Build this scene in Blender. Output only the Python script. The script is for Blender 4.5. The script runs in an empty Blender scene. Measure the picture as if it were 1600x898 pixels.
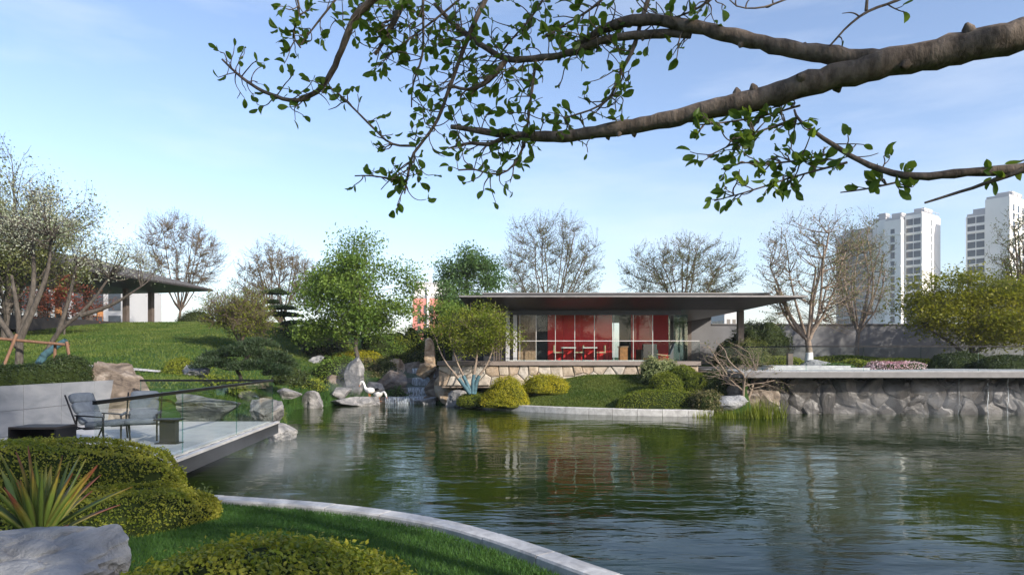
import bpy, bmesh, math, random
import numpy as np
from mathutils import Vector, Matrix, Quaternion

# ------------------------------------------------------------------ camera, sky, sun, exposure
SC = bpy.context.scene
COL = SC.collection
EYE = 2.4
FPX = 1067.0
SUN_EL, SUN_H = math.radians(24.5), (0.72, -0.69)          # the sun stands behind the camera, to its right
cam_d = bpy.data.cameras.new('camera')
cam = bpy.data.objects.new('camera', cam_d); COL.objects.link(cam)
cam.location = (0, 0, EYE); cam.rotation_euler = (math.pi / 2, 0, 0)
cam_d.sensor_width = 36; cam_d.lens = 24; cam_d.shift_y = 0.068
cam_d.clip_start = 0.1; cam_d.clip_end = 3000
SC.camera = cam
W = bpy.data.worlds.new('World'); SC.world = W; W.use_nodes = True
wn = W.node_tree.nodes; wl = W.node_tree.links
bg = wn['Background']
sky = wn.new('ShaderNodeTexSky'); sky.sky_type = 'NISHITA'; sky.sun_disc = False
sky.sun_elevation = SUN_EL; sky.sun_rotation = math.atan2(SUN_H[0], SUN_H[1])
sky.altitude = 50; sky.air_density = 1.0; sky.dust_density = 1.0; sky.ozone_density = 1.8
wtc = wn.new('ShaderNodeTexCoord'); wmp = wn.new('ShaderNodeMapping')
wmp.inputs['Scale'].default_value = (1.0, 1.4, 5.0); wmp.inputs['Rotation'].default_value = (0.1, 0.25, 0.4)
wno = wn.new('ShaderNodeTexNoise'); wno.inputs['Scale'].default_value = 1.7; wno.inputs['Detail'].default_value = 6
wno.inputs['Roughness'].default_value = 0.55
wrp = wn.new('ShaderNodeValToRGB'); wrp.color_ramp.elements[0].position = 0.52; wrp.color_ramp.elements[1].position = 0.78
wrp.color_ramp.elements[0].color = (0, 0, 0, 1); wrp.color_ramp.elements[1].color = (0.45, 0.45, 0.45, 1)
wmx = wn.new('ShaderNodeMix'); wmx.data_type = 'RGBA'
wmx.inputs[7].default_value = (4.4, 4.65, 5.1, 1)
wl.new(wtc.outputs['Generated'], wmp.inputs['Vector']); wl.new(wmp.outputs[0], wno.inputs['Vector'])
wl.new(wno.outputs['Fac'], wrp.inputs['Fac']); wl.new(wrp.outputs[0], wmx.inputs[0])
wtn = wn.new('ShaderNodeMix'); wtn.data_type = 'RGBA'; wtn.blend_type = 'MULTIPLY'; wtn.inputs[0].default_value = 1.0; wtn.inputs[7].default_value = (1.035, 0.98, 1.015, 1)
wl.new(sky.outputs[0], wtn.inputs[6]); wl.new(wtn.outputs[2], wmx.inputs[6]); wl.new(wmx.outputs[2], bg.inputs['Color'])
bg.inputs['Strength'].default_value = 0.125
sun_d = bpy.data.lights.new('sun', 'SUN'); sun_d.energy = 3.5; sun_d.angle = math.radians(1.0); sun_d.color = (1.0, 0.92, 0.81)
sun = bpy.data.objects.new('sun', sun_d); COL.objects.link(sun)
sdir = Vector((SUN_H[0] * math.cos(SUN_EL), SUN_H[1] * math.cos(SUN_EL), math.sin(SUN_EL))).normalized()
sun.rotation_euler = sdir.to_track_quat('Z', 'Y').to_euler(); sun.location = (20, -20, 30)
SC.view_settings.view_transform = 'Standard'; SC.view_settings.look = 'None'
SC.view_settings.exposure = 1.02; SC.view_settings.gamma = 1.0
SC.view_settings.use_curve_mapping = False
SC.render.engine = 'CYCLES'
SC.cycles.use_denoising = True
SC.cycles.max_bounces = 8; SC.cycles.transparent_max_bounces = 24; SC.cycles.volume_bounces = 0
SC.cycles.caustics_reflective = False; SC.cycles.caustics_refractive = False
SC.cycles.sample_clamp_indirect = 4

# ------------------------------------------------------------------ helpers
def X(px, D): return (px - 800) / FPX * D
def Z(py, D): return EYE - (py - 558) / FPX * D
def sstep(a, b, x):
    t = np.clip((np.asarray(x, float) - a) / (b - a), 0, 1); return t * t * (3 - 2 * t)
def unit(v):
    v = np.asarray(v, float); return v / np.maximum(np.linalg.norm(v, axis=-1, keepdims=True), 1e-9)

class MB:
    def __init__(s): s.V = []; s.T = []; s.Q = []; s.n = 0
    def add(s, V, F):
        V = np.asarray(V, float).reshape(-1, 3); F = np.asarray(F, np.int64)
        (s.T if F.shape[1] == 3 else s.Q).append(F + s.n); s.V.append(V); s.n += len(V)
    def box(s, x0, x1, y0, y1, z0, z1):
        V = [(x, y, z) for z in (z0, z1) for y in (y0, y1) for x in (x0, x1)]
        s.add(V, [(0, 2, 3, 1), (4, 5, 7, 6), (0, 1, 5, 4), (2, 6, 7, 3), (0, 4, 6, 2), (1, 3, 7, 5)])
    def bar(s, a, b, w, h=None):
        a = np.array(a, float); b = np.array(b, float); d = unit(b - a)
        up = np.array((0, 0, 1.0)) if abs(d[2]) < 0.95 else np.array((1.0, 0, 0))
        r = unit(np.cross(d, up)); u = np.cross(r, d); h = h or w
        V = [p + r * w / 2 * i + u * h / 2 * j for p in (a, b) for j in (-1, 1) for i in (-1, 1)]
        s.add(V, [(0, 2, 3, 1), (4, 5, 7, 6), (0, 1, 5, 4), (2, 6, 7, 3), (0, 4, 6, 2), (1, 3, 7, 5)])
    def tube(s, P, R, k=5, cap=True):
        P = np.asarray(P, float); R = np.broadcast_to(np.asarray(R, float), (len(P),))
        d = np.gradient(P, axis=0); d = unit(d)
        ref = np.array((0.3, 0.5, 0.81)) if abs(d[0] @ np.array((0.3, 0.5, 0.81))) < 0.9 else np.array((1.0, 0, 0))
        a = unit(np.cross(d, ref)); b = np.cross(d, a)
        th = np.arange(k) * 2 * math.pi / k
        V = P[:, None] + R[:, None, None] * (a[:, None] * np.cos(th)[None, :, None] + b[:, None] * np.sin(th)[None, :, None])
        n = len(P); i = np.arange(n - 1)[:, None] * k; j = np.arange(k)[None]; j2 = (j + 1) % k
        Q = np.stack([i + j, i + j2, i + k + j2, i + k + j], -1).reshape(-1, 4)
        V = V.reshape(-1, 3)
        base = s.n; s.add(V, Q)
        if cap and k == 4: pass
    def prism(s, poly, z0, z1):
        n = len(poly)
        V = [(x, y, z0) for x, y in poly] + [(x, y, z1) for x, y in poly]
        c = np.mean(poly, axis=0)
        s.add(V, [(i, (i + 1) % n, n + (i + 1) % n, n + i) for i in range(n)])
        V2 = [(x, y, z1) for x, y in poly] + [(c[0], c[1], z1)] + [(x, y, z0) for x, y in poly] + [(c[0], c[1], z0)]
        s.add(V2, [(i, (i + 1) % n, n) for i in range(n)] + [(n + 1 + (i + 1) % n, n + 1 + i, 2 * n + 1) for i in range(n)])
    def mesh(s, name, mat, smooth=False):
        me = bpy.data.meshes.new(name)
        V = np.concatenate(s.V); T = np.concatenate(s.T) if s.T else np.zeros((0, 3), int); Q = np.concatenate(s.Q) if s.Q else np.zeros((0, 4), int)
        me.vertices.add(len(V)); me.vertices.foreach_set('co', V.astype(np.float32).ravel())
        idx = np.concatenate([T.ravel(), Q.ravel()]).astype(np.int32)
        me.loops.add(len(idx)); me.loops.foreach_set('vertex_index', idx)
        st = np.concatenate([np.arange(len(T)) * 3, len(T) * 3 + np.arange(len(Q)) * 4]).astype(np.int32)
        me.polygons.add(len(st)); me.polygons.foreach_set('loop_start', st)
        me.update(calc_edges=True); me.validate()
        me.polygons.foreach_set('use_smooth', np.full(len(st), bool(smooth)))
        if mat: me.materials.append(mat)
        return me
    def build(s, name, mat, parent=None, smooth=False):
        o = bpy.data.objects.new(name, s.mesh(name, mat, smooth)); COL.objects.link(o)
        if parent is not None: o.parent = parent
        return o

def inst(name, me, parent=None, loc=(0, 0, 0), rot=(0, 0, 0), sc=(1, 1, 1)):
    o = bpy.data.objects.new(name, me); COL.objects.link(o); o.location = loc; o.rotation_euler = rot; o.scale = sc
    if parent is not None: o.parent = parent
    return o
def tag(o, label, cat=None, group=None, kind=None):
    if label: o['label'] = label
    if cat: o['category'] = cat
    if group: o['group'] = group
    if kind: o['kind'] = kind
    return o
def thing(name, label, cat, loc=(0, 0, 0), rz=0, group=None):
    o = bpy.data.objects.new(name, None); COL.objects.link(o); o.location = loc; o.rotation_euler = (0, 0, rz); o.empty_display_size = 0.2
    return tag(o, label, cat, group)
def copy_tree(o, parent=None):
    c = o.copy(); COL.objects.link(c); c.parent = parent
    for ch in o.children: copy_tree(ch, c)
    return c
def structure(o, label, cat): return tag(o, label, cat, kind='structure')

# ------------------------------------------------------------------ materials
class NT:
    def __init__(s, name):
        s.m = bpy.data.materials.new(name); s.m.use_nodes = True; s.t = s.m.node_tree
        s.p = s.t.nodes['Principled BSDF']; s.out = s.t.nodes['Material Output']
    def n(s, typ, **kw):
        nd = s.t.nodes.new('ShaderNode' + typ)
        for k, v in kw.items():
            if k in nd.inputs: s.set(nd.inputs[k], v)
            else: setattr(nd, k, v)
        return nd
    def set(s, inp, v):
        if isinstance(v, bpy.types.NodeSocket): s.t.links.new(v, inp)
        else: inp.default_value = v
    def ramp(s, fac, stops):
        r = s.n('ValToRGB'); e = r.color_ramp.elements
        while len(e) < len(stops): e.new(0.5)
        for el, (p, c) in zip(e, stops): el.position = p; el.color = (*c, 1) if len(c) == 3 else c
        s.set(r.inputs['Fac'], fac); return r.outputs[0]
    def noise(s, scale, detail=4, vec=None, rough=0.55, dist=0.0):
        nd = s.n('TexNoise'); nd.inputs['Scale'].default_value = scale; nd.inputs['Detail'].default_value = detail
        nd.inputs['Roughness'].default_value = rough; nd.inputs['Distortion'].default_value = dist
        if vec is not None: s.set(nd.inputs['Vector'], vec)
        return nd.outputs['Fac']
    def pos(s, scale=(1, 1, 1), rot=(0, 0, 0), src='Object'):
        tc = s.n('TexCoord'); mp = s.n('Mapping'); s.set(mp.inputs['Vector'], tc.outputs[src])
        mp.inputs['Scale'].default_value = scale; mp.inputs['Rotation'].default_value = rot
        return mp.outputs[0]
    def wpos(s, scale=(1, 1, 1), rot=(0, 0, 0)):
        g = s.n('NewGeometry'); mp = s.n('Mapping'); s.set(mp.inputs['Vector'], g.outputs['Position'])
        mp.inputs['Scale'].default_value = scale; mp.inputs['Rotation'].default_value = rot
        return mp.outputs[0]
    def mix(s, fac, a, b, mode='MIX'):
        m = s.n('Mix', data_type='RGBA', blend_type=mode)
        for i, v in ((0, fac), (6, a), (7, b)):
            if isinstance(v, tuple) and len(v) == 3: v = (*v, 1)
            s.set(m.inputs[i], v)
        return m.outputs[2]
    def math(s, op, a, b=0.0):
        m = s.n('Math', operation=op); s.set(m.inputs[0], a); s.set(m.inputs[1], b); return m.outputs[0]
    def bump(s, h, dist=0.02, strength=1.0):
        b = s.n('Bump'); b.inputs['Strength'].default_value = strength; b.inputs['Distance'].default_value = dist
        s.set(b.inputs['Height'], h); s.set(s.p.inputs['Normal'], b.outputs[0]); return b.outputs[0]
    def fin(s, col, rough=0.7, spec=0.4, metal=0.0):
        if isinstance(col, tuple): col = (*col[:3], 1)
        s.set(s.p.inputs['Base Color'], col); s.set(s.p.inputs['Roughness'], rough)
        s.set(s.p.inputs['Specular IOR Level'], spec); s.set(s.p.inputs['Metallic'], metal); return s.m

def m_leaf(name, c1, c2, c3, trans=0.35, rough=0.55, clump=0.6):
    n = NT(name); g = n.n('NewGeometry')
    col = n.ramp(g.outputs['Random Per Island'], [(0.0, c1), (0.55, c2), (1.0, c3)])
    big = n.noise(clump, 2, n.wpos())
    col = n.mix(0.5, col, n.ramp(big, [(0.35, c1), (0.65, c3)]))
    n.fin(col, rough, 0.3)
    tr = n.n('BsdfTranslucent'); n.set(tr.inputs['Color'], n.mix(0.35, col, (0.25, 0.30, 0.02)))
    mx = n.n('MixShader'); mx.inputs[0].default_value = trans
    n.t.links.new(n.p.outputs[0], mx.inputs[1]); n.t.links.new(tr.outputs[0], mx.inputs[2]); n.t.links.new(mx.outputs[0], n.out.inputs['Surface'])
    return n.m
def m_bark(name, c1, c2, sc=6.0):
    n = NT(name); v = n.pos((sc, sc, sc * 0.35)); f = n.noise(2.0, 6, v, 0.65)
    n.bump(f, 0.03, 0.7); return n.fin(n.ramp(f, [(0.3, c1), (0.7, c2)]), 0.85, 0.2)
def m_rock(name, c1, c2, c3, sc=1.0, strata=0.0, rough=0.8, bd=0.14):
    n = NT(name); oi = n.n('ObjectInfo'); v = n.pos((sc, sc, sc * (1 + strata)))
    vv = n.n('VectorMath', operation='ADD'); n.set(vv.inputs[0], v); cv = n.n('CombineXYZ'); n.set(cv.inputs[0], n.math('MULTIPLY', oi.outputs['Random'], 37.0)); n.set(vv.inputs[1], cv.outputs[0])
    a = n.noise(1.6, 9, vv.outputs[0], 0.66, 0.9); b = n.noise(9.0, 6, vv.outputs[0], 0.7)
    col = n.ramp(a, [(0.34, c1), (0.5, c2), (0.64, c3)])
    col = n.mix(n.math('MULTIPLY', b, 0.45), col, n.mix(0.6, col, c1))
    n.bump(n.math('ADD', a, n.math('MULTIPLY', b, 0.35)), bd, 0.8)
    return n.fin(col, rough, 0.3)
def m_plain(name, c, rough=0.5, metal=0.0, spec=0.4, var=0.15, sc=3.0, bd=0.0):
    n = NT(name); f = n.noise(sc, 5, n.pos())
    d = tuple(x * (1 - var) for x in c); l = tuple(min(1, x * (1 + var)) for x in c)
    if bd: n.bump(f, bd, 0.6)
    return n.fin(n.ramp(f, [(0.3, d), (0.7, l)]), rough, spec, metal)
def m_glass(name, tint=(0.9, 0.95, 0.94), ior=1.5, base=0.0):
    n = NT(name); n.t.nodes.remove(n.p)
    fr = n.n('Fresnel'); ge = n.n('NewGeometry'); bf = ge.outputs['Backfacing']      # a thin pane reflects alike from both sides
    n.set(fr.inputs['IOR'], n.math('ADD', n.math('MULTIPLY', bf, 1 / ior - ior), ior))
    tr = n.n('BsdfTransparent'); tr.inputs['Color'].default_value = (*tint, 1)
    gl = n.n('BsdfGlossy'); gl.inputs['Roughness'].default_value = 0.02; gl.inputs['Color'].default_value = (1, 1, 1, 1)
    mx = n.n('MixShader'); n.set(mx.inputs[0], n.math('ADD', fr.outputs[0], base))
    n.t.links.new(tr.outputs[0], mx.inputs[1]); n.t.links.new(gl.outputs[0], mx.inputs[2]); n.t.links.new(mx.outputs[0], n.out.inputs['Surface'])
    return n.m

def m_ground():
    n = NT('turf'); v = n.wpos(); a = n.noise(0.35, 5, v); b = n.noise(14, 5, v, 0.7)
    col = n.ramp(a, [(0.3, (0.022, 0.055, 0.012)), (0.7, (0.05, 0.105, 0.02))])
    col = n.mix(n.math('MULTIPLY', b, 0.6), col, (0.018, 0.038, 0.008))
    n.bump(b, 0.05, 0.8); return n.fin(col, 0.9, 0.15)
def m_water():
    n = NT('pond_water')
    a = n.noise(1.5, 3, n.wpos((0.55, 1.5, 1), (0, 0, 0.25)), 0.5, 0.4)
    b = n.noise(5.5, 3, n.wpos((0.6, 1.4, 1), (0, 0, -0.2)), 0.5, 0.3)
    c = n.noise(0.35, 2, n.wpos((1, 1, 1)))
    amp = n.ramp(c, [(0.38, (0.3,) * 3), (0.62, (1.0,) * 3)])
    h = n.math('MULTIPLY', n.math('ADD', a, n.math('MULTIPLY', b, 0.16)), amp)
    n.bump(h, 0.026, 1.0)
    d = n.noise(0.22, 3, n.wpos())
    n.fin(n.ramp(d, [(0.3, (0.008, 0.020, 0.003)), (0.7, (0.019, 0.034, 0.004))]), 0.03, 0.5)
    n.p.inputs['IOR'].default_value = 1.22
    return n.m
def m_flow():
    n = NT('falling_water'); a = n.noise(5, 5, n.pos((5, 1, 0.8)))
    n.bump(a, 0.04, 0.9); n.fin(n.ramp(a, [(0.35, (0.20, 0.25, 0.28)), (0.7, (0.65, 0.70, 0.74))]), 0.15, 0.6)
    tr = n.n('BsdfTransparent'); mx = n.n('MixShader'); n.set(mx.inputs[0], n.ramp(a, [(0.36, (0.3,) * 3), (0.6, (0.92,) * 3)]))
    n.t.links.new(tr.outputs[0], mx.inputs[1]); n.t.links.new(n.p.outputs[0], mx.inputs[2]); n.t.links.new(mx.outputs[0], n.out.inputs['Surface'])
    return n.m
def m_marble():
    n = NT('grey_marble'); v = n.pos((0.6, 0.6, 1.6), (0.0, 0.5, 0.0)); a = n.noise(1.2, 7, v, 0.6, 1.2)
    return n.fin(n.ramp(a, [(0.3, (0.15, 0.16, 0.175)), (0.48, (0.21, 0.22, 0.235)), (0.7, (0.27, 0.275, 0.285))]), 0.35, 0.4)
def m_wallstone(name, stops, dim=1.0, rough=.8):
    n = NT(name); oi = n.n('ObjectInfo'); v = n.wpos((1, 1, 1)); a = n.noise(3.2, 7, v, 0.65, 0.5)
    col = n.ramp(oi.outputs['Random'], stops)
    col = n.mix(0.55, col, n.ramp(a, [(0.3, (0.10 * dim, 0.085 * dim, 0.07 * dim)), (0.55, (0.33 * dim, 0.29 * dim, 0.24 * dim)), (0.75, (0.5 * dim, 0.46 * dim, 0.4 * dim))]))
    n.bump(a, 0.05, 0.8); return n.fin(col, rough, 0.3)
def m_yucca():
    n = NT('yucca_leaf'); tc = n.n('TexCoord'); sx = n.n('SeparateXYZ'); n.set(sx.inputs[0], tc.outputs['Object']); oi = n.n('ObjectInfo')
    f = n.math('ADD', sx.outputs[2], n.math('MULTIPLY', n.math('SUBTRACT', oi.outputs['Random'], 0.5), 0.55))
    col = n.ramp(f, [(0.0, (0.10, 0.15, 0.03)), (0.55, (0.13, 0.19, 0.035)), (0.8, (0.30, 0.24, 0.04)), (0.98, (0.22, 0.07, 0.035))])
    edge = n.math('ABSOLUTE', sx.outputs[0])
    col = n.mix(n.ramp(edge, [(0.02, (0, 0, 0)), (0.04, (0.6, 0.6, 0.6))]), col, (0.28, 0.26, 0.06))
    return n.fin(col, 0.45, 0.4)

M = dict(
    turf=m_ground(), water=m_water(), flow=m_flow(), marble=m_marble(), yucca=m_yucca(),
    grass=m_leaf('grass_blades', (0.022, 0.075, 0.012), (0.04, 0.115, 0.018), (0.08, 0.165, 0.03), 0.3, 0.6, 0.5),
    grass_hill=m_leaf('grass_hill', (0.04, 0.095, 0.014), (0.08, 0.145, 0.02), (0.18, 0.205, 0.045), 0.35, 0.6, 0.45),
    box=m_leaf('boxwood_leaves', (0.13, 0.18, 0.014), (0.24, 0.27, 0.022), (0.40, 0.36, 0.05), 0.4, 0.5, 1.5),
    boxdark=m_leaf('dark_hedge_leaves', (0.014, 0.028, 0.009), (0.028, 0.048, 0.012), (0.055, 0.075, 0.018), 0.2),
    yellow=m_leaf('golden_leaves', (0.22, 0.24, 0.012), (0.38, 0.34, 0.015), (0.52, 0.43, 0.02), 0.4),
    lime=m_leaf('lime_leaves', (0.09, 0.14, 0.012), (0.17, 0.21, 0.018), (0.28, 0.29, 0.03), 0.4),
    varieg=m_leaf('variegated_leaves', (0.08, 0.13, 0.03), (0.16, 0.20, 0.05), (0.42, 0.42, 0.22), 0.3),
    brownbush=m_leaf('brown_twiggy', (0.08, 0.06, 0.03), (0.12, 0.10, 0.04), (0.15, 0.15, 0.05), 0.2),
    green=m_leaf('fresh_leaves', (0.06, 0.13, 0.018), (0.12, 0.21, 0.03), (0.20, 0.28, 0.045), 0.45),
    bluegreen=m_leaf('cool_leaves', (0.045, 0.11, 0.03), (0.08, 0.17, 0.05), (0.14, 0.23, 0.075), 0.45),
    olive=m_leaf('olive_leaves', (0.07, 0.09, 0.025), (0.13, 0.15, 0.04), (0.20, 0.20, 0.07), 0.4),
    yellowgreen=m_leaf('maple_leaves', (0.08, 0.11, 0.008), (0.17, 0.18, 0.012), (0.32, 0.29, 0.02), 0.45, 0.55, 0.5),
    pine=m_leaf('pine_needles', (0.012, 0.028, 0.012), (0.025, 0.05, 0.02), (0.05, 0.075, 0.03), 0.1),
    blossom=m_leaf('white_blossom', (0.13, 0.18, 0.07), (0.27, 0.32, 0.18), (0.66, 0.66, 0.58), 0.35),
    red=m_leaf('red_maple_leaves', (0.13, 0.025, 0.02), (0.22, 0.045, 0.03), (0.3, 0.09, 0.05), 0.3),
    bud=m_leaf('brown_buds', (0.12, 0.08, 0.04), (0.20, 0.14, 0.07), (0.22, 0.20, 0.09), 0.3),
    pink=m_leaf('pink_petals', (0.55, 0.16, 0.26), (0.70, 0.36, 0.45), (0.75, 0.66, 0.66), 0.3),
    magnolia=m_leaf('magnolia_leaf', (0.07, 0.14, 0.02), (0.11, 0.20, 0.028), (0.16, 0.26, 0.04), 0.6, 0.4),
    bark=m_bark('bark', (0.04, 0.035, 0.03), (0.125, 0.108, 0.092)),
    barkpale=m_bark('pale_bark', (0.14, 0.105, 0.08), (0.32, 0.255, 0.20)), barktwig=m_bark('twig_bark', (0.07, 0.052, 0.04), (0.17, 0.13, 0.10)),
    barkbig=m_bark('branch_bark', (0.06, 0.045, 0.036), (0.26, 0.205, 0.165), 9.0),
    wrap=m_plain('blue_trunk_wrap', (0.05, 0.11, 0.135), 0.7, var=0.4, sc=9),
    pole=m_bark('support_pole', (0.13, 0.07, 0.045), (0.24, 0.14, 0.09)),
    rockgrey=m_rock('grey_rock', (0.10, 0.10, 0.10), (0.24, 0.235, 0.23), (0.42, 0.40, 0.38)),
    rockwhite=m_rock('pale_rock', (0.16, 0.165, 0.175), (0.30, 0.305, 0.315), (0.42, 0.42, 0.42), 1.4),
    rocktan=m_rock('tan_rock', (0.20, 0.13, 0.08), (0.40, 0.30, 0.20), (0.52, 0.45, 0.36), 1.0, 0.4),
    rockbrown=m_rock('brown_rock', (0.07, 0.055, 0.045), (0.20, 0.16, 0.125), (0.38, 0.33, 0.28), 0.9, 0.5),
    kerb=m_rock('kerb_stone', (0.34, 0.33, 0.32), (0.50, 0.49, 0.47), (0.62, 0.61, 0.59), 2.0, 0, 0.7, 0.012),
    metal=m_plain('dark_bronze_metal', (0.055, 0.048, 0.046), 0.42, 0.5),
    fascia=m_plain('charcoal_fascia', (0.045, 0.047, 0.052), 0.5, 0.3),
    soffit=m_plain('grey_soffit', (0.06, 0.056, 0.056), 0.35, 0.3),
    eave=m_plain('grey_eave_metal', (0.21, 0.20, 0.195), 0.45, 0.3), slabgrey=m_plain('grey_slab_edge', (0.17, 0.165, 0.165), 0.6),
    trim=m_plain('pale_metal_trim', (0.55, 0.53, 0.51), 0.4, 0.2),
    brown=m_plain('taupe_slab', (0.20, 0.165, 0.145), 0.6),
    column=m_plain('brown_column', (0.12, 0.095, 0.08), 0.5, 0.2),
    black=m_plain('black_metal', (0.012, 0.012, 0.014), 0.35, 0.4),
    deck=m_rock('deck_stone', (0.48, 0.47, 0.46), (0.56, 0.55, 0.53), (0.63, 0.62, 0.60), 1.2, 0, 0.55, 0.004),
    paving=m_rock('terrace_paving', (0.30, 0.30, 0.31), (0.42, 0.42, 0.42), (0.52, 0.52, 0.51), 1.5, 0, 0.6, 0.004),
    wood=m_plain('pale_wood', (0.34, 0.22, 0.14), 0.5, var=0.3, sc=6),
    orange=m_plain('orange_wood', (0.36, 0.16, 0.06), 0.5, var=0.3, sc=6),
    redwall=m_plain('red_panel', (0.70, 0.025, 0.025), 0.5, var=0.06),
    dark=m_plain('dark_panel', (0.03, 0.032, 0.036), 0.6),
    render=m_plain('grey_render', (0.15, 0.15, 0.155), 0.85, var=0.12, sc=0.8, bd=0.005),
    white=m_plain('white_render', (0.74, 0.73, 0.71), 0.8, var=0.05, sc=0.2),
    pinkwall=m_plain('pink_render', (0.58, 0.22, 0.18), 0.8, var=0.08, sc=0.2),
    greyfar=m_plain('grey_far', (0.42, 0.42, 0.43), 0.8, var=0.06, sc=0.2),
    window=m_plain('window_glass', (0.035, 0.045, 0.06), 0.12, spec=0.7, var=0.4, sc=0.4),
    fabric=m_plain('grey_blue_fabric', (0.115, 0.135, 0.16), 0.9, var=0.18, sc=14, bd=0.004),
    cream=m_plain('cream_fabric', (0.55, 0.45, 0.28), 0.8),
    tile=m_plain('grey_roof_tile', (0.12, 0.115, 0.115), 0.6, var=0.25, sc=4),
    feather=m_plain('white_feather', (0.78, 0.76, 0.72), 0.8, var=0.06, sc=20),
    beak=m_plain('orange_beak', (0.6, 0.2, 0.05), 0.5),
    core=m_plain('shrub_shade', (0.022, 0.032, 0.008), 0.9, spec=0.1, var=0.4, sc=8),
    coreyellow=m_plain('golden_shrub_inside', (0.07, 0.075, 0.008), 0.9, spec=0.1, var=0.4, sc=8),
    glass=m_glass('clear_glass', (0.95, 0.975, 0.97), 1.38), glasswin=m_glass('pavilion_glass', (0.93, 0.95, 0.945), 1.36),
    glassgreen=m_glass('green_glass', (0.70, 0.86, 0.84), 1.5, 0.03),
    yellowthing=m_plain('amber_paper', (0.7, 0.36, 0.03), 0.7),
    stonewarm=m_wallstone('base_wall_stone', [(0.0, (0.30, 0.17, 0.08)), (0.3, (0.48, 0.38, 0.27)), (0.65, (0.56, 0.52, 0.46)), (0.85, (0.36, 0.33, 0.30)), (1.0, (0.45, 0.26, 0.11))]),
    stonecool=m_wallstone('pond_wall_stone', [(0.0, (0.022, 0.024, 0.028)), (0.4, (0.05, 0.052, 0.057)), (0.75, (0.085, 0.084, 0.085)), (1.0, (0.09, 0.08, 0.07))], .2, .35),  # wet stone, darkened further so its colour carries the wall's shade
)

# ------------------------------------------------------------------ terrain
POND = np.array([(-4.5, 10.75), (-3.0, 10.3), (-1.9, 9.8), (-0.85, 9.1), (0.05, 8.1), (0.87, 7.0), (1.7, 6.0), (3.2, 5.0), (6, 4.2), (14, 3.2), (40, 2.5),
    (40, 29.2), (11.0, 29.2), (9.6, 27.6), (8.6, 27.5), (7.6, 27.7), (5.3, 28.1), (2.7, 29.0), (0.9, 30.1), (-0.6, 31.2), (-2.1, 32.6), (-3.2, 34.2), (-4.6, 36.2), (-6.6, 35.4), (-8.4, 34.4),
    (-9.5, 32.8), (-9.9, 31.0), (-8.7, 27), (-7.3, 23), (-7.6, 20.6), (-8.6, 19.4), (-10.9, 19.0), (-10.95, 11.4), (-7.0, 11.2)])
def sdist(x, y):
    x = np.asarray(x, float); y = np.asarray(y, float); best = np.full(x.shape, 1e9); ins = np.zeros(x.shape, bool)
    A = POND; B = np.roll(POND, -1, 0)
    for (ax, ay), (bx, by) in zip(A, B):
        dx, dy = bx - ax, by - ay; t = np.clip(((x - ax) * dx + (y - ay) * dy) / (dx * dx + dy * dy), 0, 1)
        best = np.minimum(best, np.hypot(x - ax - t * dx, y - ay - t * dy))
        c = ((ay > y) != (by > y)) & (x < (bx - ax) * (y - ay) / (by - ay + 1e-12) + ax); ins ^= c
    return np.where(ins, -best, best)
def gz(x, y):
    x = np.asarray(x, float); y = np.asarray(y, float); sd = sdist(x, y)
    wl_ = sstep(-9.0, -18.0, x)
    H = np.clip(1.72 + (y - 24) * 0.12, 1.72, 5.0) * wl_ + (1.5 + 0.5 * sstep(36, 50, y)) * (1 - wl_)
    H = H + 0.10 * np.sin(x * 0.5 + 1) * np.sin(y * 0.37) * sstep(20, 26, y) * (1 - sstep(-6, -3, x))
    wn_ = sstep(14.5, 12.0, y); Hn = 0.14 + 0.08 * sd + 0.5 * np.exp(-((x + 4.4) ** 2 + (y - 5.1) ** 2) / 1.4)
    Hn = np.minimum(Hn, 1.0)
    slope = np.where((x > 9.4) & (y > 26.5), 4.0, np.where((x < -9.8) & (y > 10) & (y < 20), 6.0, 0.33))
    slope = np.where((x < -4.5) & (y > 20), 0.42, slope)
    zb = 0.14 + slope * np.maximum(sd - 0.1, 0)
    z = np.minimum(H, zb) * (1 - wn_) + np.where((x < -9.8) & (y > 10.5), zb.clip(max=1.7), Hn) * wn_
    return np.where(sd < 0.3, np.maximum(z * 0 + 0.12 + (sd - 0.3) * 1.3, -1.3), z)
def g1(x, y): return float(gz(np.array([x]), np.array([y]))[0])

xs = np.concatenate([[-900, -400, -200, -100, -70], np.arange(-50, 46, 0.3), [60, 100, 200, 400, 900]])
ys = np.concatenate([[-300, -100, -40, -20], np.arange(-12, 80, 0.3), [100, 150, 300, 700, 1500]])
gx, gy = np.meshgrid(xs, ys); zz = gz(gx.ravel(), gy.ravel())
nx, ny = len(xs), len(ys); ii = (np.arange(ny - 1)[:, None] * nx + np.arange(nx - 1)[None]).ravel()
mb = MB(); mb.add(np.stack([gx.ravel(), gy.ravel(), zz], 1), np.stack([ii, ii + 1, ii + nx + 1, ii + nx], 1))
structure(mb.build('ground', M['turf'], smooth=True), 'green garden ground rising from the pond to the hillside lawn', 'ground')
mb = MB(); mb.add([(-16, 2, 0), (41, 2, 0), (41, 38, 0), (-16, 38, 0)], [(0, 1, 2, 3)])
structure(mb.build('pond_water', M['water']), 'dark green rippled pond water reflecting the pavilion', 'water')

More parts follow.
